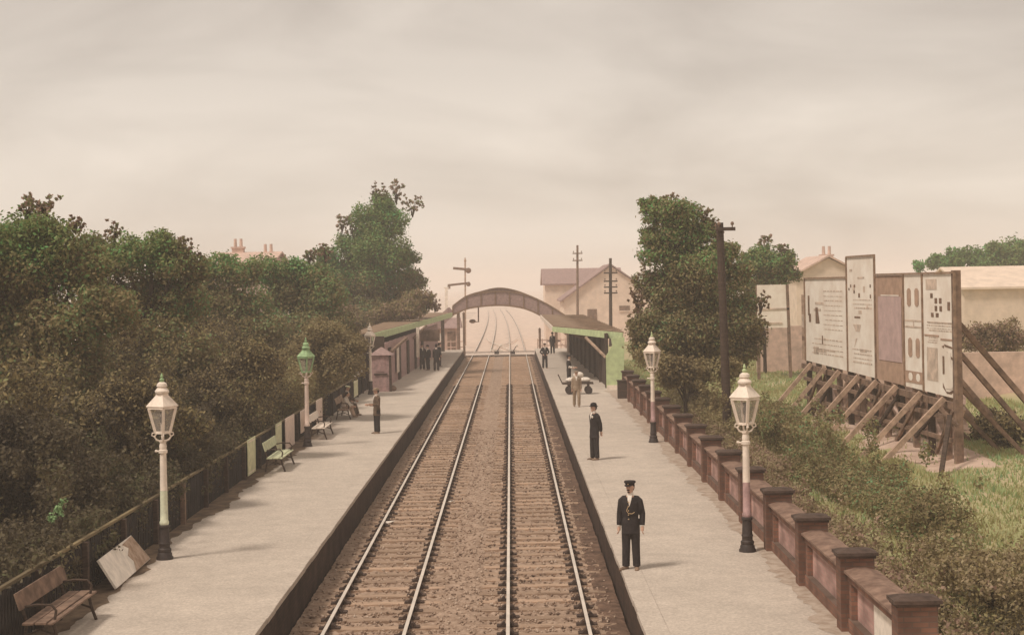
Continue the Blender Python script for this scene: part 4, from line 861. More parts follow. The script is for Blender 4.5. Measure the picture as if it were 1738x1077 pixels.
def tree(lab, d, blobs, size, dens, seed, mats, zb, base_u=None, cat='tree', group=None, tufts=(), name='tree', spread=0.9, trunk_r=0.22, sub=True):
    r_ = random.Random(seed); px = d/F; BL = []; cs = []
    for (u, v, rr) in blobs:
        dd = d + r_.uniform(-0.8,0.8)*rr*px*spread; c = at(u, v, dd); R_ = rr*px; cs.append((c, R_))
        BL.append((c, (R_*0.8, R_*0.9, R_*0.75), 1.0)); BL.append((c, (R_*0.5, R_*0.5, R_*0.5), 1.3))
        if sub:
            for k in range(5):
                th = r_.uniform(0, 2*math.pi); ph = r_.uniform(-0.6,1.0); q = R_*r_.uniform(0.38,0.62)
                o_ = Vector((math.cos(th)*math.cos(ph), -abs(math.sin(th)*math.cos(ph)) if r_.random()<0.7 else abs(math.sin(th)*math.cos(ph)), math.sin(ph)))*R_*0.72
                BL.append((c+o_, (q,q,q*0.8), 1.0))
    mx_ = sum(c.x for c, _ in cs)/len(cs); my_ = sum(c.y for c, _ in cs)/len(cs); zt = max(c.z for c, _ in cs)
    b = Vector((mx_ if base_u is None else (ray(base_u,500)[0]*d/F), my_, zb))
    t = thing(name, lab, cat, b, 0, group)
    BLr = [(c-b, rr_, k_) for c, rr_, k_ in BL]
    me = leaf_mesh('crown', BLr, size, dens, seed, mats[0], mats=mats)
    o = bpy.data.objects.new('crown', me); COL.objects.link(o); o.parent = t
    m = MB(); H = max(1.0, zt-zb)
    m.tube([(0,0,-0.3),(0.1*trunk_r,0,H*0.3),(-0.3*trunk_r,0.1,H*0.6),(0.1,0,H*0.85)], [trunk_r*1.35,trunk_r,trunk_r*0.7,trunk_r*0.25], 9)
    for c, R_ in cs[:14]:
        e = c-b; s0 = max(0.4, min(e.z*0.55, H*0.6)); m.tube([(0,0,s0),(e.x*0.5,e.y*0.5,s0+(e.z-s0)*0.6),tuple(e)], [trunk_r*0.5,trunk_r*0.3,trunk_r*0.1], 6)
    if tufts:
        TB = []
        for (u, v, rr) in tufts:
            c = at(u, v, d)-b; R_ = rr*px
            for k in range(34):
                g3 = [max(-1.0, min(1.0, r_.gauss(0,0.45))) for _ in range(3)]; e = c + Vector((g3[0], g3[1], g3[2]-0.25))*R_; q = R_*r_.uniform(0.08,0.2)
                if k % 4 == 0: m.tube([c+Vector((0,0,-1.5*R_)), c+Vector((g3[0]*0.4*R_, g3[1]*0.4*R_, -0.55*R_)), e], [0.035,0.022,0.008], 5)
                TB.append((e,(q,q,q),0.55))
        me = leaf_mesh('loose_sprays', TB, size*1.0, dens*0.9, seed+5, L_PINK, shell=0.05, mats=[L_PINK, L_PINK, mats[0]])
        o = bpy.data.objects.new('loose_sprays', me); COL.objects.link(o); o.parent = t
    m.build('trunk', M_BARK, t, smooth=True)
    return t
GL = 'trees behind the left platform'
tree('broad dark tree at the far left edge, tallest near the camera', 45, [(-40,450,80),(40,400,58),(98,412,52),(60,480,80),(135,465,55),(-30,560,90),(40,570,80),(115,560,75),(175,540,55),(60,650,70),(140,640,65),(-30,670,80)], 0.19, 1.25, 1, [L_LEFT,L_LEFT,L_GREEN], 0.7, group=GL, tufts=((45,345,24),(78,342,22),(128,375,14)), trunk_r=0.3)
tree('rounded olive tree, second from the left edge', 54, [(165,425,38),(210,440,45),(258,432,46),(300,445,42),(335,462,26),(240,500,65),(310,520,55),(180,510,55),(260,590,65),(195,600,60),(330,600,55)], 0.20, 1.25, 2, [L_LEFT,L_LEFT,L_GREEN], 0.7, group=GL, tufts=((195,388,18),(310,412,18),(332,440,14)), trunk_r=0.28)
tree('lower green-topped tree in front of the chimney pots', 70, [(350,465,28),(388,462,34),(420,468,30),(350,520,45),(410,520,50),(380,580,55),(440,570,45)], 0.23, 1.25, 3, [L_GREEN,L_LEFT], 0.7, group=GL)
tree('green tree left of the tall crown', 80, [(455,466,36),(500,468,34),(535,470,34),(480,505,48),(540,510,45),(500,560,52),(560,570,48)], 0.25, 1.25, 4, [L_GREEN,L_GREEN,L_LEFT], 0.7, group=GL, tufts=((525,430,12),(552,425,14)))
tree('tallest tree with a ragged top rising over the left shelter', 113, [(650,352,28),(628,382,36),(662,385,32),(604,425,40),(650,430,46),(688,440,22),(590,470,42),(640,480,56),(690,485,32),(705,515,26),(610,530,50),(670,525,40),(560,452,32),(575,500,44),(545,470,30)], 0.30, 1.35, 5, [L_LEFT,L_GREEN], 0.7, group=GL, tufts=((640,322,18),(672,318,20),(700,342,18),(600,378,18),(580,372,16),(708,470,14),(722,510,14)), trunk_r=0.3, spread=0.6)
tree('leafy lighter bush crowding behind the fence beside the green-headed lamp', 66, [(560,570,42),(590,590,34),(520,600,46),(575,620,36),(540,645,34),(480,640,46),(440,660,42)], 0.19, 1.35, 6, [L_LIGHT,L_LEFT], 0.72, cat='bush', name='bush', group='bushes behind the dark fence', trunk_r=0.12)
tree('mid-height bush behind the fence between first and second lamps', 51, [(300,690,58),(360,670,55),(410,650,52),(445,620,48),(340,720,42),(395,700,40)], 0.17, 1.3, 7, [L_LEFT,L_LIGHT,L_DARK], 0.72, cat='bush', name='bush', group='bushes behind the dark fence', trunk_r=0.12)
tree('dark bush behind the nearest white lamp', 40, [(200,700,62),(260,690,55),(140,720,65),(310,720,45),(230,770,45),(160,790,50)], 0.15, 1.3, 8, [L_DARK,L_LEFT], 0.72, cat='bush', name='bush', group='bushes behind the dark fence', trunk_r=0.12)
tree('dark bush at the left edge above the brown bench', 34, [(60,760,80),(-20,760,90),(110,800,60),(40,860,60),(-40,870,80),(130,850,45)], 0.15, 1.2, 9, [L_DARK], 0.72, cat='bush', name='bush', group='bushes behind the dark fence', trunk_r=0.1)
tree('russet-brown tree directly behind the left shelter roof', 108, [(610,555,30),(640,545,30),(668,535,30),(695,520,26),(715,508,20),(590,540,30)], 0.27, 1.3, 20, [L_PINK,L_LEFT,L_LEFT], 0.7, group=GL, tufts=((728,503,14),(738,515,10)), trunk_r=0.12, spread=0.5)
tree('olive bush crowding round the near end of the left shelter', 81, [(585,590,30),(600,606,18),(592,570,20),(602,582,14),(570,610,26),(560,580,30)], 0.2, 1.3, 21, [L_LIGHT,L_LEFT], 0.7, cat='bush', name='bush', group='bushes behind the dark fence', trunk_r=0.1)
m = MB(); m.tube([gnd(1640,900,0.75), gnd(1662,912,0.85), gnd(1690,926,0.8)], [0.07,0.06,0.04], 8); m.tube([gnd(1662,912,0.85), gnd(1655,930,0.95)], [0.04,0.02], 6)
tag(m.build('fallen_branch', M_WOODLT, smooth=True), 'pale fallen branch in the undergrowth at the lower right', 'branch')
# bright sprig and little rail by it
tree('bright green leafy sprig in the dark at the left edge', 30.0, [(100,865,13),(88,880,10),(108,850,8)], 0.11, 1.1, 10, [L_BRIGHT], 0.72, cat='plant', name='young_plant', trunk_r=0.03, sub=False)
rl = thing('old_garden_rail', 'thin old wooden rail behind the bright leafy sprig', 'rail', at(120, 880, 30.6))
o2 = at(120,880,30.6)
m = MB(); m.bar(at(90,852,31)-o2, at(122,838,32.5)-o2, 0.03).bar(at(88,912,30.4)-o2, at(121,891,31.8)-o2, 0.035).bar(at(66,944,29.6)-o2, at(152,899,33)-o2, 0.03); m.build('rail', mat('mossy_wood', (0.16,0.125,0.05),0.9,0.3,3.0), rl)
m = MB(); m.bar(at(113,895,31.3)-o2, at(113,935,31.3)-o2, 0.03); m.build('post', MATS['mossy_wood'], rl)
tree('large tree behind the thick telegraph pole', 63, [(1112,350,20),(1130,362,32),(1162,372,34),(1190,392,28),(1120,428,36),(1170,435,46),(1215,435,34),(1108,490,36),(1160,510,58),(1220,505,46),(1258,520,28),(1108,555,42),(1170,570,52),(1230,570,46),(1262,580,28),(1088,560,22),(1130,592,32),(1200,600,36),(1100,600,30),(1165,618,36),(1235,615,34),(1145,400,40),(1185,470,55),(1140,530,50),(1200,550,55),(1250,600,32),(1085,590,26),(1103,350,20),(1250,470,30),(1104,398,20),(1240,430,24),(1275,550,26)], 0.20, 1.35, 11, [L_LEFT,L_GREEN,L_LIGHT], 0.6, cat='tree', tufts=((1135,335,14),(1195,360,18),(1215,385,15),(1098,462,18),(1082,520,16),(1290,505,18),(1288,545,16),(1080,500,14)), trunk_r=0.3, spread=0.7)
tree('small green tree right of the large one', 88, [(1300,440,34),(1330,447,26),(1272,448,24),(1300,470,34),(1342,465,18),(1275,490,28),(1270,540,30),(1280,580,24)], 0.27, 1.3, 12, [L_GREEN,L_LEFT], 0.6, trunk_r=0.09, tufts=((1298,408,18),(1328,418,12),(1340,430,10)))
tree('dark understorey bush beneath the large right-hand tree', 59, [(1095,605,24),(1125,622,28),(1160,628,28),(1198,628,28),(1238,625,24),(1140,645,20),(1180,650,20)], 0.2, 1.3, 22, [L_LEFT,L_LIGHT], 0.6, cat='bush', name='bush', trunk_r=0.08)
GR = 'distant trees above the hoarding'
tree('distant green tree over the near end of the hoarding', 140, [(1560,452,13),(1590,445,18),(1622,438,22),(1650,436,24),(1620,455,22),(1660,455,24)], 0.42, 1.2, 13, [L_GREEN], 0.0, group=GR)
tree('distant green tree at the far right edge', 142, [(1685,432,26),(1715,425,30),(1750,430,32),(1700,455,28),(1745,465,30)], 0.42, 1.2, 14, [L_GREEN,L_LEFT], 0.0, group=GR)
# yard shrubs right of hoarding
for i, (u, v, rr, d, lab) in enumerate(((1665,575,26,74,'dark shrub behind the hoarding stays'),(1700,570,34,75,'dark shrub at the right edge beyond the stays'),(1630,570,22,76,'dark shrub tucked behind the hoarding end'),(1690,720,36,52,'dark bush low at the right edge below the stays'),(1725,740,40,50,'dark bush beyond the right edge of the bank'))):
    tree(lab, d, [(u,v,rr),(u+rr*0.6,v+rr*0.4,rr*0.7),(u-rr*0.6,v+rr*0.35,rr*0.7)], 0.2, 1.0, 30+i, [L_PINK,L_LEFT] if i < 3 else [L_LEFT,L_DARK], 0.8, cat='shrub', name='shrub', trunk_r=0.06)
# hedge and rough growth behind the wall: built as separate bushes along the line
hb_ = random.Random(77)
def bushrow(lab, pts, mats, size, seed, dens=1.25):
    for i, (x, y, zc, rx, ry, rz) in enumerate(pts):
        b = Vector((x, y, 0.6)); t = thing('hedge', lab, 'hedge', b)
        bl = []
        for k in range(12):
            bl.append(((hb_.uniform(-1,1)*rx*0.8, hb_.uniform(-1,1)*ry, zc-0.6+hb_.uniform(-0.7,0.55)*rz), (rx*hb_.uniform(0.3,0.55),ry*hb_.uniform(0.12,0.26)+0.15,rz*hb_.uniform(0.3,0.6)), 1.0))
        for k in range(int(10+ry*5)):                      # straggling shoots that roughen the outline
            q = hb_.uniform(0.10,0.26); bl.append(((hb_.uniform(-1.1,1.1)*rx, hb_.uniform(-1.05,1.05)*ry, zc-0.6+hb_.uniform(0.0,1.05)*rz), (q,q,q*1.3), 0.5))
        for zz in (0.2, 0.45): bl.append(((0,0,(zc-0.6)*zz+0.1),(rx*0.8,ry,rz*0.5),0.8))
        me = leaf_mesh('foliage', bl, size, dens, seed+i, mats[0], mats=mats, flat=0.25)
        o = bpy.data.objects.new('foliage', me); COL.objects.link(o); o.parent = t
        for k in range(8):
            m = MB(); xx, yy = hb_.uniform(-rx,rx)*0.6, hb_.uniform(-ry,ry); m.tube([(xx,yy,-0.2),(xx+hb_.uniform(-.2,.2),yy+hb_.uniform(-.2,.2),(zc-0.6)*0.9)], [0.03,0.012], 5); m.build('stem', M_BARK, t)
bushrow('long dark green hedge running between the brick wall and the grass', [(8.95, 43.5, 1.55, 1.05, 11.5, 0.8)], [L_LEFT,L_LIGHT,L_GREEN], 0.13, 50)
bushrow('taller brushy hedge left of the thick telegraph pole', [(7.6, 62, 1.7, 0.9, 11.0, 1.0)], [L_LIGHT,L_LEFT], 0.15, 60)
bushrow('low straw-coloured growth along the back of the brick wall', [(6.9, 38, 0.95, 0.75, 17.0, 0.5)], [L_STRAW,L_LIGHT,L_PINK], 0.12, 70, 0.9)
bushrow('pale tangled undergrowth at the near right corner', [(8.6, 28.0, 0.95, 1.2, 3.2, 0.45)], [L_STRAW,L_LEFT], 0.13, 80)
bushrow('dark undergrowth at the bottom right corner behind the wall', [(8.6, 22.8, 0.75, 2.2, 3.2, 0.5)], [L_DARK,L_LEFT], 0.12, 90)
for i, (y, zc, rz) in enumerate(((33.5,1.9,1.2),(43.5,2.0,1.3),(53.5,2.1,1.4),(63.5,2.1,1.4),(74.0,2.2,1.5))):
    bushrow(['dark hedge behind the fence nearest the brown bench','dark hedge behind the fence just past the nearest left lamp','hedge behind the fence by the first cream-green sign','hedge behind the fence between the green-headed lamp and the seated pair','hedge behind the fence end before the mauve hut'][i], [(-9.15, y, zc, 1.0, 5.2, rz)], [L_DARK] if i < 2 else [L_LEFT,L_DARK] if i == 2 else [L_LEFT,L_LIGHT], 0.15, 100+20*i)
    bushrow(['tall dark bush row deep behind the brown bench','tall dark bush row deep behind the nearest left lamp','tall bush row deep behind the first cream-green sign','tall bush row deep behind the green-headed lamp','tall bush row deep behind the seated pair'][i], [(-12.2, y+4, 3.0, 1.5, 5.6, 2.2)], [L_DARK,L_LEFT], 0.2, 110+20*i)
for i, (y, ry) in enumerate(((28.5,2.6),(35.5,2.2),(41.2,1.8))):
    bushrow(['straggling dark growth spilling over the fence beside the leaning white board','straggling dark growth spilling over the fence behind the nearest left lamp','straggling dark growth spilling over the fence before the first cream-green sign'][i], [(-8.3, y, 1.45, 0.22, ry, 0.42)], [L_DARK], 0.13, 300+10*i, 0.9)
# grass on the bank
def grass(name, x0, x1, y0, y1, n, h, seed, mats):
    g_ = np.random.default_rng(seed); X = g_.uniform(x0,x1,n); Y = y0+(y1-y0)*g_.random(n)**1.3; ok = ~((X > 11.8) & (X < 14.0) & (Y > 43.5) & (Y < 64) & (g_.random(n) < 0.9)); X, Y = X[ok], Y[ok]; n = len(X)
    Z = np.array([bank_z(x,y) for x, y in zip(X,Y)]); A_ = g_.uniform(0,6.28,n); Hh = h*g_.uniform(0.4,1.4,n); W = 0.02*g_.uniform(0.7,1.6,n)+Y*0.0002
    dx, dy = np.cos(A_)*W, np.sin(A_)*W; lx, ly = g_.normal(0,0.4,n)*Hh, g_.normal(0,0.4,n)*Hh
    V = np.stack([np.stack([X-dx,Y-dy,Z-0.02],1), np.stack([X+dx,Y+dy,Z-0.02],1), np.stack([X+lx,Y+ly,Z+Hh],1)],1).reshape(-1,3)
    me = bpy.data.meshes.new(name); me.vertices.add(3*n); me.vertices.foreach_set('co', V.astype(np.float32).ravel()); me.loops.add(3*n); me.loops.foreach_set('vertex_index', np.arange(3*n,dtype=np.int32))
    me.polygons.add(n); me.polygons.foreach_set('loop_start', np.arange(0,3*n,3,dtype=np.int32)); me.polygons.foreach_set('loop_total', np.full(n,3,dtype=np.int32))
    for q_ in mats: me.materials.append(q_)
    me.update(calc_edges=True); o = bpy.data.objects.new(name, me); COL.objects.link(o); return tag(o, kind='stuff')
L_GRASS = leaf_mat('grass_blade', [(0.38,0.30,0.16),(0.42,0.37,0.18),(0.36,0.41,0.18),(0.25,0.40,0.20)], nscale=0.35)
grass('grass', 6.2, 22, 24, 110, 110000, 0.13, 3, [L_GRASS])
# tall weeds at platform fence foot
# ------------------------------------------------------------------ people
def voxel(mb, name, m_, size, parent, sm=4):
    tmp = bpy.data.objects.new('tmp', mb.mesh('tmp', m_)); COL.objects.link(tmp)
    r_ = tmp.modifiers.new('r', 'REMESH'); r_.mode = 'VOXEL'; r_.voxel_size = size; r_.use_smooth_shade = True
    s_ = tmp.modifiers.new('s', 'SMOOTH'); s_.iterations = sm; s_.factor = 0.5
    dg = bpy.context.evaluated_depsgraph_get(); me = bpy.data.meshes.new_from_object(tmp.evaluated_get(dg)); me.name = name
    me.materials.clear(); me.materials.append(m_); me.polygons.foreach_set('use_smooth', [True]*len(me.polygons))
    bpy.data.objects.remove(tmp)
    o = bpy.data.objects.new(name, me); COL.objects.link(o); o.parent = parent; return o
def D(*v): return Vector(v).normalized()
def person(lab, loc, rz, h=1.75, coat=M_NAVY, legs_m=M_NAVY, hat='cap', hatm=M_BLACK, arms=None, legs=None, hip=0.93, lean=0.0, vx=0.011, coat_len=0.80, sleeves=True, extra=None, group=None, head_turn=0.0, sit=False, shirt=True):
    """local frame faces -Y; +X is the figure's left."""
    t = thing('person', lab, 'person', loc, rz, group); k = h/1.75; t.scale = (k,k,k)
    arms = arms or {1: (D(0.10,0.0,-1), D(0.06,-0.12,-1)), -1: (D(-0.10,0.0,-1), D(-0.06,-0.12,-1))}
    legs = legs or {1: (D(0.05,0,-1), D(0.03,0.02,-1), D(0.25,-1,0)), -1: (D(-0.05,0,-1), D(-0.03,0.02,-1), D(-0.25,-1,0))}
    Lm = Matrix.Translation((0,0,hip)) @ Matrix.Rotation(lean, 4, 'X') @ Matrix.Translation((0,0,-0.93))
    def tz(p): return Lm @ Vector(p)
    J = {}; u_ = {q: arms[q][0] for q in (1,-1)}
    for s in (1,-1):
        sh_ = tz((0.172*s,0.01,1.395)); u, f = arms[s]; el = sh_+u*0.29; wr = el+f*0.25; J[s] = (sh_,el,wr,f)
    G = {}
    for s in (1,-1):
        hp_ = Vector((0.088*s,0,hip-0.02)); a_, b_, ft = legs[s]; kn = hp_+a_*0.43; an = kn+b_*0.41; G[s] = (hp_,kn,an,ft)
    def torso(m, g, z0, zmax=1.5):
        rows = [(0.80,0.150,0.110),(0.93,0.160,0.118),(1.05,0.142,0.105),(1.20,0.160,0.115),(1.33,0.170,0.118),(1.40,0.150,0.105),(1.45,0.105,0.085),(1.50,0.068,0.066)]
        mm = MB(); mm.rings([(0,0.0,z,rx+g,ry+g) for z, rx, ry in rows if z >= z0 and z <= zmax], 18); mm.v = [tuple(tz(p)) for p in mm.v]; m.add(mm.v, mm.f)
    def hand(m, s):
        sh_, el, wr, f = J[s]; f = f.normalized(); side = f.cross(Vector((1,0,0)))
        side = side.normalized() if side.length > 0.2 else f.cross(Vector((0,1,0))).normalized()
        pn = f.cross(side).normalized() * (-s)
        pc = wr+f*0.055; m.tube([wr-f*0.01, wr+f*0.03, wr+f*0.09], [0.026,0.034,0.034], 10)
        for i, (o_, L_) in enumerate(((-0.030,0.068),(-0.010,0.080),(0.010,0.076),(0.029,0.058))):
            b_ = wr+f*0.085+side*o_; cur = pn*(0.25+0.08*i); m.tube([b_, b_+(f+cur*0.4).normalized()*L_*0.5, b_+(f+cur*1.2).normalized()*L_], [0.0105,0.0095,0.0075], 8)
        b_ = wr+f*0.03-side*0.03; m.tube([b_, b_+(f*0.6-side*0.7+pn*0.3).normalized()*0.035, b_+(f*0.9-side*0.5+pn*0.4).normalized()*0.065], [0.013,0.011,0.009], 8)
    hm = Matrix.Rotation(head_turn, 4, 'Z'); hc = Vector((0,-0.012,1.635))
    def hd(p): return tz(hc + hm.to_3x3() @ Vector(p))
    m = MB(); torso(m, -0.012, 0.8)
    m.tube([tz((0,0.0,1.44)), tz((0,-0.005,1.54)), tz((0,-0.008,1.60))], [0.062,0.054,0.054], 12)
    mh = MB(); mh.rings([(0,0,z,rx,ry) for z, rx, ry in ((-0.118,0.020,0.03),(-0.10,0.045,0.060),(-0.06,0.060,0.085),(0.0,0.072,0.095),(0.05,0.076,0.098),(0.085,0.062,0.080),(0.112,0.025,0.03))], 16)
    mh.v = [tuple(Vector(p)+Vector((0,-0.022,0)) if p[2] < -0.095 else p) for p in mh.v]
    mh.ball((0,-0.102,-0.012),(0.014,0.022,0.020),8,6).ball((0,-0.098,0.028),(0.05,0.012,0.010),8,6).ball((0,-0.09,-0.052),(0.024,0.012,0.008),8,6).ball((0,-0.078,-0.098),(0.022,0.018,0.016),8,6)
    for s in (1,-1): mh.ball((0.076*s,0.005,0.0),(0.010,0.020,0.030),8,6)
    mh.v = [tuple(hd(p)) for p in mh.v]; m.add(mh.v, mh.f)
    for s in (1,-1):
        sh_, el, wr, f = J[s]; m.tube([tz((0.10*s,0.01,1.40)), sh_, (sh_+el)/2, el, (el+wr)/2, wr], [0.046,0.046,0.043,0.038,0.036,0.027], 12); hand(m, s)
        hp_, kn, an, ft = G[s]; m.tube([hp_+Vector((0,0,0.04)), hp_, (hp_+kn)/2, kn, kn+(an-kn)*0.35, an], [0.075,0.082,0.07,0.052,0.052,0.036], 12)
        m.tube([an, an+Vector((0,0,-0.05))-ft*0.02, an+ft*0.10+Vector((0,0,-0.055)), an+ft*0.18+Vector((0,0,-0.062))], [0.036,0.036,0.032,0.018], 10)
    voxel(m, 'body', M_SKIN, vx*0.62, t, 3)
    # clothes
    m = MB(); torso(m, 0.016, coat_len-0.01, 1.48)
    if coat_len < 0.79: m.rings([(0,0.0,hip-0.93+z,rx,ry) for z, rx, ry in ((coat_len-0.02,0.19,0.145),(0.80,0.175,0.135),(0.95,0.172,0.132))], 18)
    if sleeves:
        for s in (1,-1):
            sh_, el, wr, f = J[s]; m.tube([tz((0.07*s,0.01,1.425)), tz((0.13*s,0.01,1.415)), sh_+u_[s]*0.03, (sh_+el)/2, el, (el+wr)/2, wr-f*0.02], [0.058,0.067,0.074,0.069,0.062,0.058,0.051], 12)
    voxel(m, 'jacket', coat, vx, t, 3)
    m = MB(); m.rings([(0,0,hip+z,rx,ry) for z, rx, ry in ((-0.11,0.14,0.105),(0.0,0.165,0.122),(0.10,0.155,0.115))], 16)
    for s in (1,-1):
        hp_, kn, an, ft = G[s]; m.tube([hp_+Vector((0,0,0.05)), hp_+(kn-hp_)*0.15, (hp_+kn)/2, kn, (kn+an)/2, an+(kn-an)*0.02, an], [0.085,0.097,0.094,0.084,0.080,0.078,0.077], 12)
    voxel(m, 'trousers', legs_m, vx, t, 3)
    for s in (1,-1):
        an, ft = G[s][2], G[s][3]; m = MB(); z = -0.048
        m.tube([an+Vector((0,0,0.02)), an+Vector((0,0,z+0.01))-ft*0.03, an+ft*0.06+Vector((0,0,z)), an+ft*0.15+Vector((0,0,z-0.006)), an+ft*0.205+Vector((0,0,z-0.012))], [0.05,0.052,0.048,0.042,0.02], 10)
        voxel(m, 'boot', M_BOOT, vx, t, 2)
    if shirt:
        m = MB(); m.rings([(0,-0.006,1.475,0.072,0.068),(0,-0.006,1.50,0.068,0.064),(0,-0.008,1.545,0.062,0.060)], 16); m.add([(-0.038,-0.132,1.40),(0.038,-0.132,1.40),(0.045,-0.085,1.49),(-0.045,-0.085,1.49),(0,-0.142,1.27),(-0.02,-0.05,1.4),(0.02,-0.05,1.4)], [(0,1,2,3),(0,4,1)])
        m.v = [tuple(tz(p)) for p in m.v]; m.build('collar', M_LINEN, t)
    m = MB()
    for s in (1,-1): m.ball((0.028*s,-0.093,0.010),(0.011,0.006,0.006),8,6)
    m.v = [tuple(hd(p)) for p in m.v]; m.build('eyes', M_HAIR, t)
    m = MB(); m.rings([(0,0.012,z,rx,ry) for z, rx, ry in ((-0.07,0.05,0.06),(-0.02,0.079,0.088),(0.05,0.084,0.098),(0.09,0.068,0.085),(0.122,0.03,0.035))], 14)
    m.v = [tuple(hd((p[0], p[1]+0.016, p[2]))) for p in m.v]; m.build('hair', M_HAIR, t, smooth=True)
    m = MB()
    if hat == 'cap':
        m.rings([(0,-0.005,z,r_,r_*1.14) for z, r_ in ((0.050,0.090),(0.085,0.092),(0.095,0.112),(0.125,0.118),(0.140,0.10),(0.146,0.05))], 18)
        m.add([(-0.085,-0.085,0.052),(-0.055,-0.150,0.035),(0,-0.168,0.030),(0.055,-0.150,0.035),(0.085,-0.085,0.052),(-0.085,-0.085,0.062),(-0.055,-0.150,0.043),(0,-0.168,0.038),(0.055,-0.150,0.043),(0.085,-0.085,0.062)], [(0,1,2,3,4),(9,8,7,6,5),(0,5,6,1),(1,6,7,2),(2,7,8,3),(3,8,9,4)])
    elif hat == 'bowler': m.rings([(0,0,z,r_,r_*1.15) for z, r_ in ((0.050,0.128),(0.060,0.132),(0.062,0.096),(0.10,0.094),(0.14,0.082),(0.165,0.05),(0.172,0.01))], 18)
    elif hat == 'boater': m.rings([(0,0,z,r_,r_*1.12) for z, r_ in ((0.055,0.15),(0.068,0.15),(0.07,0.092),(0.13,0.09),(0.136,0.08))], 18)
    elif hat == 'flat': m.rings([(0,-0.015,z,r_,r_*1.2) for z, r_ in ((0.052,0.092),(0.075,0.112),(0.098,0.105),(0.118,0.05))], 16)
    if m.v:
        m.v = [tuple(hd(p)) for p in m.v]; m.build(hat+'_hat' if hat != 'cap' else 'cap', hatm, t, smooth=True)
    if extra: extra(t, hd, tz, J)
    return t
def porter_bits(t, hd, tz, J):
    m = MB(); m.ball((0,-0.104,-0.040),(0.036,0.012,0.013),10,6).ball((0,-0.080,-0.088),(0.03,0.018,0.018),8,6); m.v = [tuple(hd(p)) for p in m.v]; m.build('moustache', M_HAIR, t, smooth=True)
    for i in range(5):
        m = MB(); m.ball(tz((-0.02,-0.142-0.004*(i<2),1.36-0.085*i)), 0.013, 8, 6); m.build('button', M_BRASS, t)
    m = MB(); m.tube([tz((-0.03,-0.146,1.26)), tz((-0.06,-0.150,1.19)), tz((-0.02,-0.148,1.135)), tz((0.05,-0.145,1.13)), tz((0.10,-0.128,1.16))], 0.007, 6); m.build('watch_chain', M_BRASS, t)
    for s in (1,-1):
        wr, f = J[s][2], J[s][3]; m = MB(); m.tube([wr-f*0.045, wr-f*0.0], 0.043, 10); m.build('cuff', M_LINEN, t)
    m = MB(); m.ball(hd((0,-0.108,0.075)), (0.02,0.006,0.012), 8, 5); m.build('cap_badge', M_BRASS, t)
person('uniformed porter in peaked cap with a watch chain, standing at the platform edge', Vector((2.31,30.45,PZ)), R(-12), 1.74, hat='cap', vx=0.009, coat_len=0.74, extra=porter_bits,
       head_turn=R(-14), lean=R(-1.5), arms={1:(D(0.22,0.10,-1),D(0.0,-0.22,-1)), -1:(D(-0.17,0.06,-1),D(-0.05,-0.16,-1))}, legs={1:(D(0.02,0,-1),D(0.03,0.02,-1),D(0.12,-1,0)), -1:(D(-0.02,0,-1),D(-0.03,0.02,-1),D(-0.55,-0.85,0))})
def flower(t, hd, tz, J):
    m = MB(); m.ball(tz((0.09,-0.135,1.36)),(0.05,0.02,0.045),8,6); m.build('buttonhole_flower', M_LINEN, t, smooth=True)
person('man in a dark suit with a white buttonhole standing halfway along the right platform', Vector((2.64,49.6,PZ)), R(-58), 1.80, hat='bowler', hatm=M_BLACK, coat_len=0.72, extra=flower,
       arms={1:(D(0.12,0.30,-1),D(-0.25,0.25,-0.9)), -1:(D(-0.12,0.2,-1),D(-0.0,-0.15,-1))}, legs={1:(D(0.0,0.03,-1),D(0.0,0.05,-1),D(0,-1,0)), -1:(D(0.02,-0.06,-1),D(0,0.0,-1),D(-0.1,-1,0))})
person('man in a brown jacket and pale boater standing before the seated pair', Vector((-5.30,59.9,PZ)), R(-62), 1.76, coat=M_TWEED, legs_m=M_NAVY, hat='boater', hatm=M_FAWN, coat_len=0.72,
       arms={1:(D(0.08,-0.1,-1),D(0.0,-0.95,0.1)), -1:(D(-0.08,-0.1,-1),D(0.1,-0.95,0.05))}, legs={1:(D(0.0,0,-1),D(0,0.03,-1),D(0,-1,0)), -1:(D(0,-0.03,-1),D(0,0.02,-1),D(0,-1,0))})
SITL = {1:(D(0.10,-1,-0.05),D(0.0,-0.35,-1),D(0,-1,0.1)), -1:(D(-0.10,-1,-0.05),D(0,-0.45,-1),D(0,-1,0.1))}
person('seated man in brown with legs stretched out on the far bench', Vector((-7.42,68.2,PZ)), R(62), 1.75, coat=M_TWEED, legs_m=M_TWEED, hat='flat', hatm=M_YG, hip=0.55, lean=R(8), coat_len=0.8,
       arms={1:(D(0.1,-0.45,-1),D(-0.1,-1,-0.2)), -1:(D(-0.1,-0.45,-1),D(0.1,-1,-0.2))}, legs=SITL)
person('boy in a white shirt seated at the near end of the far bench', Vector((-7.40,66.9,PZ)), R(80), 1.5, coat=M_LINEN, legs_m=M_WOODLT, hat='none', hip=0.58, lean=R(20), coat_len=0.8,
       arms={1:(D(0.1,-0.5,-1),D(-0.1,-1,-0.5)), -1:(D(-0.1,-0.5,-1),D(0.1,-1,-0.5))}, legs=SITL)
g1 = gnd(717, 627, PZ); g2 = gnd(729, 628, PZ); g3 = gnd(741, 629, PZ); g4 = gnd(746, 622, PZ)
person('man in a dark suit at the back of the left group by the shelter wall', g1, R(20), 1.76, hat='flat', vx=0.014)
person('man in a dark suit in the middle of the left group', g2+Vector((-0.1,0,0)), R(-30), 1.70, hat='bowler', vx=0.014, legs={1:(D(0.05,-0.15,-1),D(0,0.1,-1),D(0,-1,0)), -1:(D(-0.05,0.12,-1),D(0,0.15,-1),D(0,-1,0))})
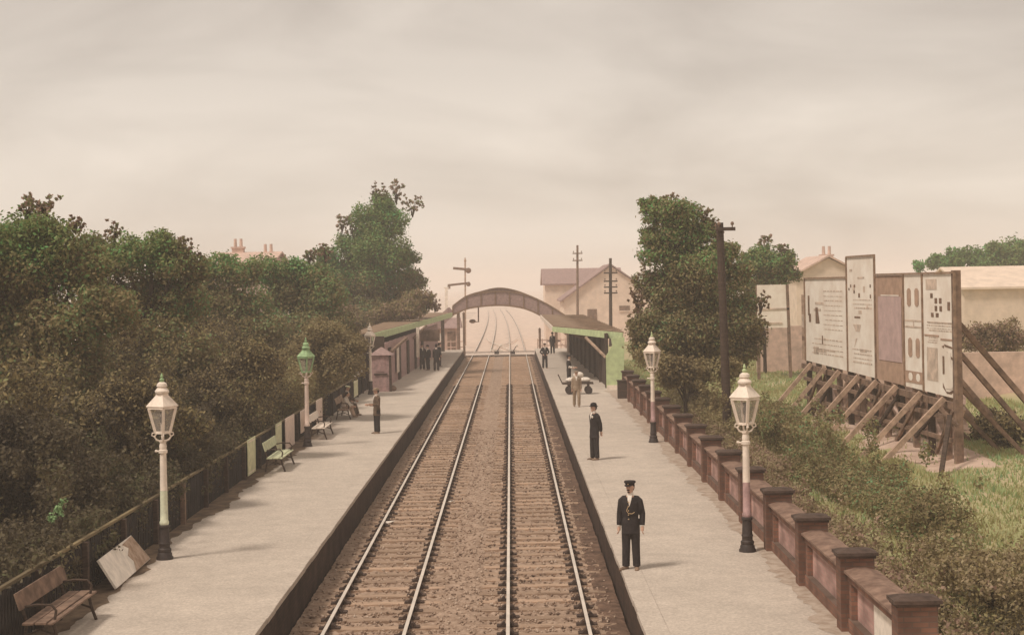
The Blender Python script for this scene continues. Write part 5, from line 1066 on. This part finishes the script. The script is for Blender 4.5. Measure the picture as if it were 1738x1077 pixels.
person('man in a long dark coat at the front of the left group, back turned', g3, R(165), 1.78, hat='bowler', vx=0.014, coat_len=0.60, legs={1:(D(0.08,0,-1),D(0,0.05,-1),D(0,-1,0)), -1:(D(-0.08,0,-1),D(0,0.05,-1),D(0,-1,0))})
person('shorter man in dark clothes behind the man with his back turned', g4, R(120), 1.68, hat='cap', vx=0.014)
g5 = gnd(925, 625, PZ); g6 = gnd(938, 600, PZ); g7 = gnd(966, 655, PZ); g8 = gnd(979, 690, PZ)
person('man with elbows out standing near the edge of the far right platform', g5, R(10), 1.72, hat='flat', vx=0.014, arms={1:(D(0.5,0.1,-1),D(-0.5,-0.4,-0.5)), -1:(D(-0.5,0.1,-1),D(0.5,-0.4,-0.5))})
person('man in a dark coat under the corner of the right shelter', g6, R(-20), 1.75, hat='bowler', vx=0.014, coat_len=0.6)
def vest(t, hd, tz, J):
    m = MB()
    for s in (1,-1): m.tube([J[s][1], J[s][2]-J[s][3]*0.03], [0.062,0.055], 10)
    m.build('shirt_sleeves', M_LINEN, t)
person('porter in a waistcoat and white shirtsleeves beside the luggage barrow', g7, R(70), 1.72, hat='cap', vx=0.013, extra=vest, arms={1:(D(0.15,-0.2,-1),D(0,-1,-0.2)), -1:(D(-0.15,-0.2,-1),D(0,-1,-0.2))})
person('figure in fawn clothes walking in front of the luggage barrow', g8, R(0), 1.66, coat=M_FAWN, legs_m=M_FAWN, hat='flat', hatm=M_FAWN, vx=0.013, legs={1:(D(0.05,-0.25,-1),D(0,0.1,-1),D(0,-1,0)), -1:(D(-0.05,0.2,-1),D(0,0.3,-1),D(0,-1,-0.1))})
# luggage barrow
bc = gnd(984, 668, PZ); br = thing('luggage_barrow', 'dark flat platform barrow loaded with white bundles', 'barrow', bc)
m = MB(); m.box(-0.9,0.7,-0.4,0.4,0.52,0.60); m.build('deck', M_WOODDK, br)
for sx in (-0.55,0.45):
    for sy in (-0.36,0.36):
        m = MB(); m.lathe([(0.20,-0.03),(0.20,0.03)],(0,0,0),14); m.xf(Matrix.Translation((sx,sy,0.2)) @ Matrix.Rotation(R(90),4,'X')); m.build('wheel', M_DARK, br)
m = MB()
for sx in (-0.55,0.45): m.box(sx-0.05,sx+0.05,-0.34,0.34,0.2,0.52)
m.build('axle_block', M_WOODDK, br)
m = MB(); m.bar((-0.9,-0.3,0.56),(-1.1,-0.3,1.0),0.05).bar((-0.9,0.3,0.56),(-1.1,0.3,1.0),0.05).bar((-1.1,-0.3,1.0),(-1.1,0.3,1.0),0.05); m.build('handle', M_WOODDK, br)
for (x, y, z, rx, ry, rz_, lab) in ((-0.42,0,0.72,0.32,0.28,0.15,'long white bundle on the barrow nearest its handle'),(0.28,0,0.72,0.30,0.28,0.15,'white bundle on the barrow end away from the handle'),(-0.05,0.1,0.98,0.27,0.24,0.17,'white bundle stacked on top of the other two')):
    m = MB(); m.ball((0,0,0),(rx,ry,rz_),14,10); m.tube([(-rx*0.3,-ry,0),(-rx*0.3,-ry*0.7,rz_*0.75),(-rx*0.3,0,rz_*1.0),(-rx*0.3,ry*0.7,rz_*0.75)],0.015,6)
    tag(m.build('luggage_bundle', M_LINEN, smooth=True, loc=bc+Vector((x,y,z))), lab, 'bundle', 'bundles on the barrow')
# ------------------------------------------------------------------ haze
m = MB(); m.box(-760,760,-60,2700,-1.6,22)
hz = m.build('haze', M_LINEN)
hm_ = bpy.data.materials.new('haze_air'); hm_.use_nodes = True; t_ = hm_.node_tree; t_.nodes.clear()
ou = t_.nodes.new('ShaderNodeOutputMaterial'); pv = t_.nodes.new('ShaderNodeVolumePrincipled')
pv.inputs['Color'].default_value = (1.0,0.965,0.93,1); pv.inputs['Density'].default_value = 0.0012
t_.links.new(pv.outputs[0], ou.inputs['Volume']); hz.data.materials.clear(); hz.data.materials.append(hm_)
tag(hz, kind='stuff')
